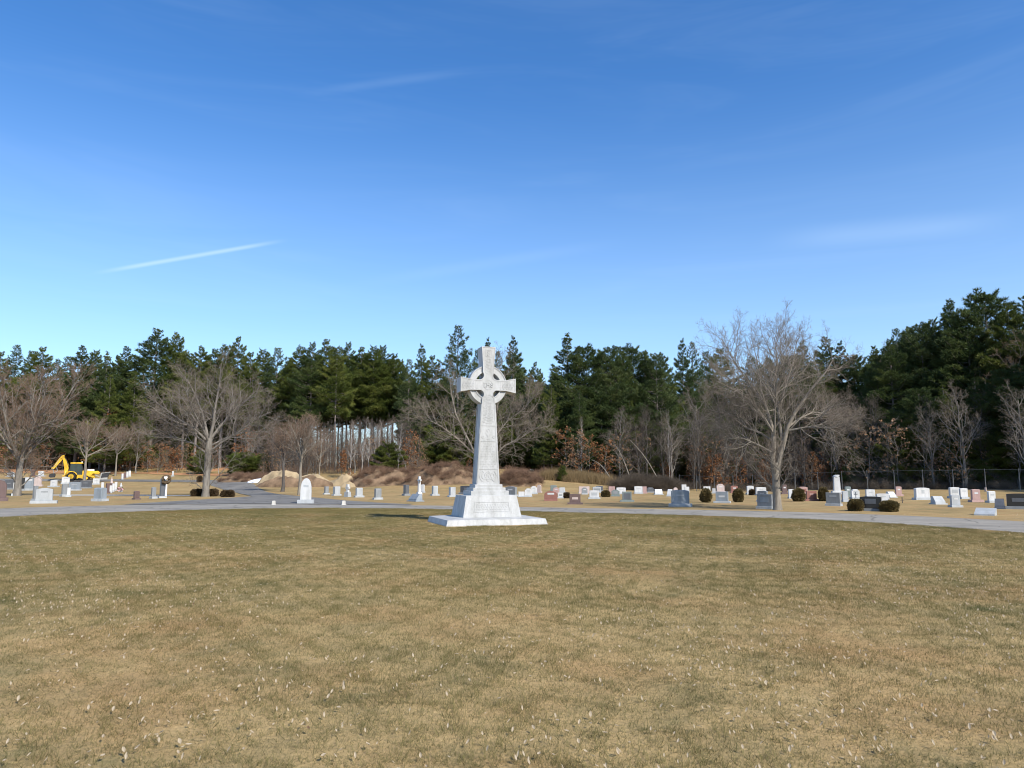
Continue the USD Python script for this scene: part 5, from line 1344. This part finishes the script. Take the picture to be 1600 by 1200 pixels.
# bare trees at the wood edge
for X, Yt, y, kd, lab in [(555, 640, 96, 'bare_tree_d', 'bare reddish tree among the birches left of the cross'), (500, 640, 95, 'bare_tree_b', 'bare reddish tree above the ridged sand pile'),
                          (610, 640, 98, 'bare_tree_d', 'thin bare tree rising over the young green pine'), (968, 600, 93, 'bare_tree_a', 'bare greenish grey tree in front of the round-topped pines'),
                          (1010, 620, 92, 'bare_tree_c', 'thin dark bare tree right of the round-topped pines'), (1048, 610, 91, 'bare_tree_a', 'bare grey tree under the twin-topped pine'),
                          (1090, 560, 93, 'bare_tree_a', 'tall bare grey tree left of the forked tree'), (1125, 580, 93, 'bare_tree_c', 'bare tree touching the left side of the forked tree crown'),
                          (1165, 600, 92, 'bare_tree_c', 'dark bare tree behind the left limbs of the forked tree'), (1255, 590, 90, 'bare_tree_c', 'bare tree behind the right limbs of the forked tree'),
                          (1305, 542, 88, 'bare_tree_b', 'tall bare tree with a purplish red crown right of the forked tree'), (1335, 575, 88, 'bare_tree_b', 'bare reddish tree at the right of the purplish crown'),
                          (1370, 600, 80, 'bare_tree_c', 'dark bare tree at the left end of the right-hand evergreens'), (1505, 548, 68, 'bare_tree_a', 'pale leaning bare tree against the dark evergreens at the right'),
                          (1600, 545, 62, 'bare_tree_a', 'bare grey tree at the right edge before the evergreens'), (1612, 455, 74, 'bare_tree_b', 'bare tree top above the evergreens at the right edge'),
                          (215, 640, 117, 'bare_tree_d', 'bare tree in front of the pine trunks right of the digger'), (425, 640, 104, 'bare_tree_d', 'bare reddish tree behind the sand pile'),
                          (395, 640, 108, 'bare_tree_b', 'bare brown tree behind the low pine bush')]:
    put(BARE[kd], 'bare_tree', lab, X, Yt, y, 1.0)
for q, (X, Yt, y, kd) in enumerate([(548, 655, 94, 'birch_a'), (566, 650, 95, 'birch_b'), (577, 655, 95, 'birch_a'), (584, 660, 96, 'birch_b'), (592, 655, 95, 'birch_a'), (622, 660, 94, 'birch_b')]):
    put(SAP[kd], 'birch_tree', f'slender white birch in the clump left of the cross, {ORD[q]} from the left', X, Yt, y, .8, 'white birches left of the cross')
put(SAP['birch_a'], 'birch_tree', 'single white-stemmed birch in the grey thicket right of the cross', 1045, 640, 90, .35)
put(SAP['birch_b'], 'birch_tree', 'thin white birch stem beside the maple trunk', 343, 660, 112, .6)
put(SAP['birch_a'], 'birch_tree', 'pale stems under the brown leaves right of the cross', 908, 650, 92, .6)


def leaning(X0, Y0, X1, Y1, label, r=.07):
    y = 86.0; a = np.array([across(X0, y), y, height_at(X0, Y0, y)]); b = np.array([across(X1, y), y + 1.5, height_at(X1, Y1, y)])
    a[2] = min(a[2], float(hz(a[0], a[1])) + .1)
    t = np.linspace(0, 1, 6)[:, None]
    o = obj('leaning_trunk', tubes((a + (b - a) * t + [0, 0, .6] * np.sin(t * math.pi))[None], np.linspace(r, r * .4, 6)[None], 6), M['bark_tan'], None, True)
    tag(o, label, 'dead trunk')


leaning(958, 757, 926, 718, 'thin bare trunk leaning left at the edge of the pale grass')
leaning(987, 735, 963, 693, 'thin bare trunk leaning left among the grey thicket')
leaning(1034, 716, 988, 687, 'long pale trunk arching left through the grey thicket')
leaning(639, 742, 622, 708, 'pale leaning trunk on the brushy mound left of the cross', .05)
# brown-leaved saplings
seen = {}
for X, Yt, y, kd, lab, g in sorted([(232, 690, 118, 'leafy_sapling_a', 0, 1), (248, 694, 117, 'leafy_sapling_b', 0, 1), (262, 690, 118, 'leafy_sapling_a', 0, 1), (278, 696, 117, 'leafy_sapling_c', 0, 1), (293, 693, 117, 'leafy_sapling_b', 0, 1), (306, 698, 116, 'leafy_sapling_a', 0, 1), (330, 690, 114, 'leafy_sapling_a', 0, 1),
                             (384, 664, 110, 'leafy_sapling_a', 'tall rust-brown leafy sapling above the low pine bush', 0), (10, 690, 122, 'leafy_sapling_a', 1, 1), (50, 695, 121, 'leafy_sapling_b', 1, 1), (-8, 700, 119, 'leafy_sapling_c', 1, 1), (75, 690, 124, 'leafy_sapling_a', 1, 1), (100, 700, 124, 'leafy_sapling_c', 1, 1),
                             (165, 640, 120, 'leafy_sapling_a', 'rust-leaved young tree rising behind the trees right of the digger', 0), (200, 700, 120, 'leafy_sapling_c', 0, 1),
                             (535, 700, 92, 'leafy_sapling_c', 'small golden-leaved sapling below the birches', 0), (640, 672, 96, 'leafy_sapling_a', 'orange-leaved sapling right of the young green pine', 0), (652, 682, 96, 'leafy_sapling_b', 'tan-leaved sapling at the edge of the pine shade left of the cross', 0),
                             (733, 716, 92, 'leafy_sapling_c', 'small orange-leaved sapling close behind the cross shaft', 0), (885, 668, 93, 'leafy_sapling_a', 2, 1), (905, 672, 92, 'leafy_sapling_b', 2, 1), (922, 680, 92, 'leafy_sapling_a', 2, 1), (945, 690, 91, 'leafy_sapling_c', 2, 1),
                             (1385, 650, 76, 'leafy_sapling_d', 3, 1), (1402, 665, 74, 'leafy_sapling_d', 3, 1), (1355, 662, 77, 'leafy_sapling_d', 3, 1), (1480, 695, 69, 'leafy_sapling_d', 4, 1), (1500, 686, 68, 'leafy_sapling_d', 4, 1), (1455, 712, 70, 'leafy_sapling_d', 4, 1), (1285, 722, 84, 'leafy_sapling_c', 3, 1)], key=lambda q: q[0]):
    texts = ['brown-leaved sapling before the pine trunks at the left', 'rust-leaved sapling behind the far left gravestones', 'brown-leaved young oak right of the cross', 'sparse brown-leaved sapling right of the forked tree', 'sparse brown-leaved sapling behind the right-hand fence']
    seen[lab] = seen.get(lab, -1) + 1
    put(LEAFY[kd], 'leafy_sapling', f'{texts[lab]}, {ORD[seen[lab]]} from the left' if isinstance(lab, int) else lab, X, Yt, y, 1.05, texts[lab].replace('sapling', 'saplings') if isinstance(lab, int) else None, 'sapling')


def scatter(name, label_kind, forms, pts, scales, seed, yaws=None, tilt=0.0):
    """One object of many copies that nobody could count."""
    rng = R(seed)
    pi = UsdGeom.PointInstancer.Define(stage, '/World/' + numbered('/World', name))
    tg = []
    for i, f in enumerate(forms):
        pr = stage.DefinePrim(pi.GetPath().AppendChild(f'form_{i + 1:03d}'), 'Xform'); pr.GetReferences().AddInternalReference(Sdf.Path(f)); tg.append(pr.GetPath())
    pi.CreatePrototypesRel().SetTargets(tg)
    n = len(pts)
    pi.CreateProtoIndicesAttr(Vt.IntArray.FromNumpy(rng.integers(0, len(forms), n).astype(np.int32)))
    pi.CreatePositionsAttr(Vt.Vec3fArray.FromNumpy(np.asarray(pts, np.float32)))
    a = rng.uniform(0, 2 * math.pi, n) / 2
    pi.CreateOrientationsAttr(Vt.QuathArray([Gf.Quath(float(math.cos(t)), 0, 0, float(math.sin(t))) for t in a]))
    sc = np.asarray(scales, np.float32)
    if sc.ndim == 1:
        sc = np.repeat(sc[:, None], 3, 1)
    pi.CreateScalesAttr(Vt.Vec3fArray.FromNumpy(sc))
    tag(pi, kind='stuff')
    return pi


def band(poly_xy, n, rng):
    pg = Polygon(poly_xy); x0, y0, x1, y1 = pg.bounds; p = rng.uniform((x0, y0), (x1, y1), (n * 4, 2))
    p = p[shapely.contains_xy(pg, p[:, 0], p[:, 1])][:n]
    return np.column_stack([p, hz(p[:, 0], p[:, 1]) - .05])


rb = R(300)
# deep wood: rows of pines behind the ones that can be told apart
P1 = band([(across(-120, 150), 136), (across(420, 140), 134), (across(420, 165), 165), (across(-120, 175), 175)], 70, rb)
P2 = band([(across(650, 122), 121), (across(1000, 112), 112), (across(1350, 106), 104), (across(1370, 135), 135), (across(650, 140), 140)], 70, rb)
P3 = band([(across(1350, 90), 91), (across(1720, 82), 84), (across(1720, 120), 115), (across(1350, 120), 118)], 60, rb)
PW = np.vstack([P1, P2, P3])
scatter('pine_wood', None, [PINES[k][0] for k in (FA, FC, TC, BA)], PW, np.concatenate([rb.uniform(.68, .84, len(P1)), rb.uniform(.62, .80, len(P2)), rb.uniform(.7, .95, len(P3))]), 301)
# dark undergrowth closing the view below the crowns
D1 = band([(across(-140, 130), 131), (across(420, 126), 128), (across(420, 150), 150), (across(-140, 160), 160)], 150, rb)
D2 = band([(across(655, 112), 113), (across(860, 104), 104), (across(1360, 97), 99), (across(1380, 120), 118), (across(655, 128), 128)], 190, rb)
D3 = band([(across(1330, 86), 88), (across(1720, 72), 74), (across(1720, 100), 100), (across(1330, 110), 108)], 130, rb)
DD = np.vstack([D1, D2, D3])
scatter('evergreen_undergrowth', None, [PINES['pine_young'][0], PINES['pine_bush'][0]], DD, rb.uniform(.9, 1.9, len(DD)), 308)
# bare thickets
U1 = band([(across(425, 104), 103), (across(660, 104), 102), (across(655, 113), 113), (across(400, 114), 113)], 210, rb)
U5 = band([(across(430, 92), 94), (across(660, 92), 96), (across(660, 103), 103), (across(410, 104), 104)], 90, rb)
U2 = band([(across(960, 90), 90), (across(1140, 90), 91), (across(1360, 80), 83), (across(1360, 97), 98), (across(960, 100), 100)], 105, rb)
U3 = band([(across(1340, 78), 80), (across(1640, 62), 64), (across(1700, 72), 74), (across(1340, 90), 90)], 80, rb)
U4 = band([(across(-60, 122), 124), (across(230, 122), 121), (across(420, 114), 116), (across(420, 125), 128), (across(-60, 132), 134)], 80, rb)
scatter('bare_thicket', None, [SAP['sapling_a'][0], SAP['sapling_a'][0], SAP['sapling_b'][0], BRUSH['brush_c'], LEAFY['leafy_sapling_d'][0]], np.vstack([U1, U4, U5]), np.concatenate([rb.uniform(.5, 1.0, len(U1)) ** 1.3, rb.uniform(.5, .9, len(U4)), rb.uniform(.5, .95, len(U5))]), 302)
scatter('bare_thicket', None, [SAP['sapling_a'][0], SAP['sapling_a'][0], SAP['sapling_b'][0], LEAFY['leafy_sapling_d'][0], LEAFY['leafy_sapling_c'][0]], U2, rb.uniform(.7, 1.35, len(U2)), 303)
scatter('dark_thicket', None, [SAP['sapling_a'][0], BRUSH['brush_d'], PINES['pine_young'][0], LEAFY['leafy_sapling_d'][0], SAP['sapling_b'][0]], U3, rb.uniform(.7, 1.3, len(U3)), 304)
# brush on the mounds
bs = np.vstack([q[rb.choice(len(q), min(len(q), 90), replace=False)] for q in brush_sites])
B2 = band([(across(560, 90), 92), (across(870, 86), 88), (across(870, 92), 95), (across(560, 96), 98)], 110, rb)
scatter('mound_brush', None, [BRUSH['brush_a'], BRUSH['brush_b'], BRUSH['brush_a']], np.vstack([bs, B2]), np.concatenate([rb.uniform(.2, .48, len(bs)), rb.uniform(.3, .7, len(B2))]), 305)
dm = dark_mound[rb.choice(len(dark_mound), 120, replace=False)]
B3 = band([(across(940, 84), 86), (across(1060, 88), 90), (across(1600, 62), 64), (across(1600, 66), 68), (across(1060, 92), 95), (across(940, 92), 94)], 170, rb)
scatter('dark_brush', None, [BRUSH['brush_d']], np.vstack([dm, B3]), rb.uniform(.25, .6, len(dm) + len(B3)), 306)
TG = band([(across(850, 86), 86), (across(955, 84), 84), (across(945, 93), 93), (across(860, 94), 94)], 190, rb)
scatter('tall_dry_grass', None, ['/World/tall_grass_form'], TG, rb.uniform(.7, 1.3, len(TG)), 307)

# ------------------------------------------------------------------ turf blades and fallen leaves
TUF = []
for i in range(3):
    rng = R(400 + i); pth = form(f'turf_patch_{i + 1:03d}_form'); TUF.append(pth)
    n = 4200
    pos = np.column_stack([rng.uniform(-.33, .33, (n, 2)), np.full(n, -.005)])
    cl = meshkit.noise(np.column_stack([pos[:, :2] * 14, np.full(n, i * 7.0)]), i)
    pos = pos[rng.random(n) < .35 + .65 * cl]
    N = len(pos); d = norm(np.column_stack([rng.normal(0, .8, (N, 2)), rng.uniform(.15, .75, N)]))
    sd = norm(np.cross(d, [0, 0, 1.0]) + rng.normal(0, .25, (N, 3))); L = .052 * rng.uniform(.5, 1.4, (N, 1)); w = .0046 * rng.uniform(.6, 1.3, (N, 1))
    v = np.stack([pos - sd * w / 2, pos + sd * w / 2, pos + d * L], 1).reshape(-1, 3)
    obj('blades', trimesh.Trimesh(v, np.arange(N * 3).reshape(-1, 3), process=False), M['turf_blades'], pth)
road_all = unary_union([ring.buffer(.12), sidep.buffer(.1), Polygon([(-3.0, 23.2), (1.4, 23.2), (1.4, 27), (-3.0, 27)]).buffer(-.35)])
mono_foot = shapely.affinity.translate(shapely.affinity.rotate(sbox(-1.74, -1.45, 1.74, 1.45), YAW, origin=(0, 0)), -.88, 25.1)
block = unary_union([ring.buffer(.06), sidep.buffer(.06), mono_foot.buffer(.10)])


def turf(y0, y1, step, scl, zs, seed, slope=.72, pad=2.5):
    rng = R(seed); pts = []
    for y in np.arange(y0, y1, step):
        w = y * slope + pad; xs = np.arange(-w, w, step)
        pts.append(np.column_stack([xs + rng.uniform(-.1, .1, len(xs)) * step, np.full(len(xs), y) + rng.uniform(-.1, .1, len(xs)) * step]))
    p = np.vstack(pts); keep = ~shapely.contains_xy(block, p[:, 0], p[:, 1]) & shapely.contains_xy(lawnp, p[:, 0], p[:, 1]); p = p[keep]
    return np.column_stack([p, hz(p[:, 0], p[:, 1])]), np.column_stack([np.full(len(p), scl), np.full(len(p), scl), (.70 + .65 * meshkit.noise(np.column_stack([p * .9, 0 * p[:, :1]]), 9)) * zs])


a, sa = turf(2.4, 52, .55, 1.0, 1.0, 410)
scatter('turf_grass', None, TUF, a, sa, 412)
rng = R(420)
n = 16000
yy = 3.2 + 27 * rng.random(n) ** 1.1; xx = rng.uniform(-1, 1, n) * (yy * .72 + 1)
dens = meshkit.noise(np.column_stack([xx * .5, yy * .5, 0 * xx]), 2); ok = (rng.random(n) < .15 + .85 * dens ** 1.5) & ~shapely.contains_xy(block, xx, yy)
xx, yy = xx[ok], yy[ok]; n = len(xx)


def curled(x, y, rng, L):
    """A small dry leaf curled along its length."""
    a = rng.normal(math.pi / 2, .9); pt_ = rng.uniform(-.1, 1.25); l = L * rng.uniform(.7, 1.4); w = l * rng.uniform(.35, .55); c_ = rng.uniform(.2, .6) * l
    u = np.array([-.5, -.25, 0, .25, .5]); pr = np.array([.05, .75, 1, .8, .05]) * w / 2
    P = []
    for t, h in zip(u, pr):
        P += [(t * l, -h, c_ * (t * t) * 1.2 + h * .5), (t * l, 0, c_ * (t * t) * 1.2), (t * l, h, c_ * (t * t) * 1.2 + h * .5)]
    P = np.array(P); tl = rng.uniform(-.4, .4)
    R_ = np.array([[math.cos(a), -math.sin(a), 0], [math.sin(a), math.cos(a), 0], [0, 0, 1]]) @ np.array([[math.cos(pt_), 0, -math.sin(pt_)], [0, 1, 0], [math.sin(pt_), 0, math.cos(pt_)]]) @ np.array([[1, 0, 0], [0, math.cos(tl), -math.sin(tl)], [0, math.sin(tl), math.cos(tl)]])
    P = P @ R_.T + [x, y, .036 + .25 * L]
    f = []
    for k in range(4):
        o = k * 3
        f += [(o, o + 1, o + 4), (o, o + 4, o + 3), (o + 1, o + 2, o + 5), (o + 1, o + 5, o + 4)]
    return trimesh.Trimesh(P, f, process=False)


tag(obj('fallen_leaves', cat([curled(x, y, rng, .030) for x, y in zip(xx, yy)]), M['pale_leaf']), kind='stuff')
n = 26; yy = 3.4 + 24 * rng.random(n); xx = rng.uniform(-1, 1, n) * (yy * .7 + 1)
tag(obj('brown_fallen_leaves', cat([curled(x, y, rng, .048) for x, y in zip(xx, yy)]), M['brown_leaf']), kind='stuff')
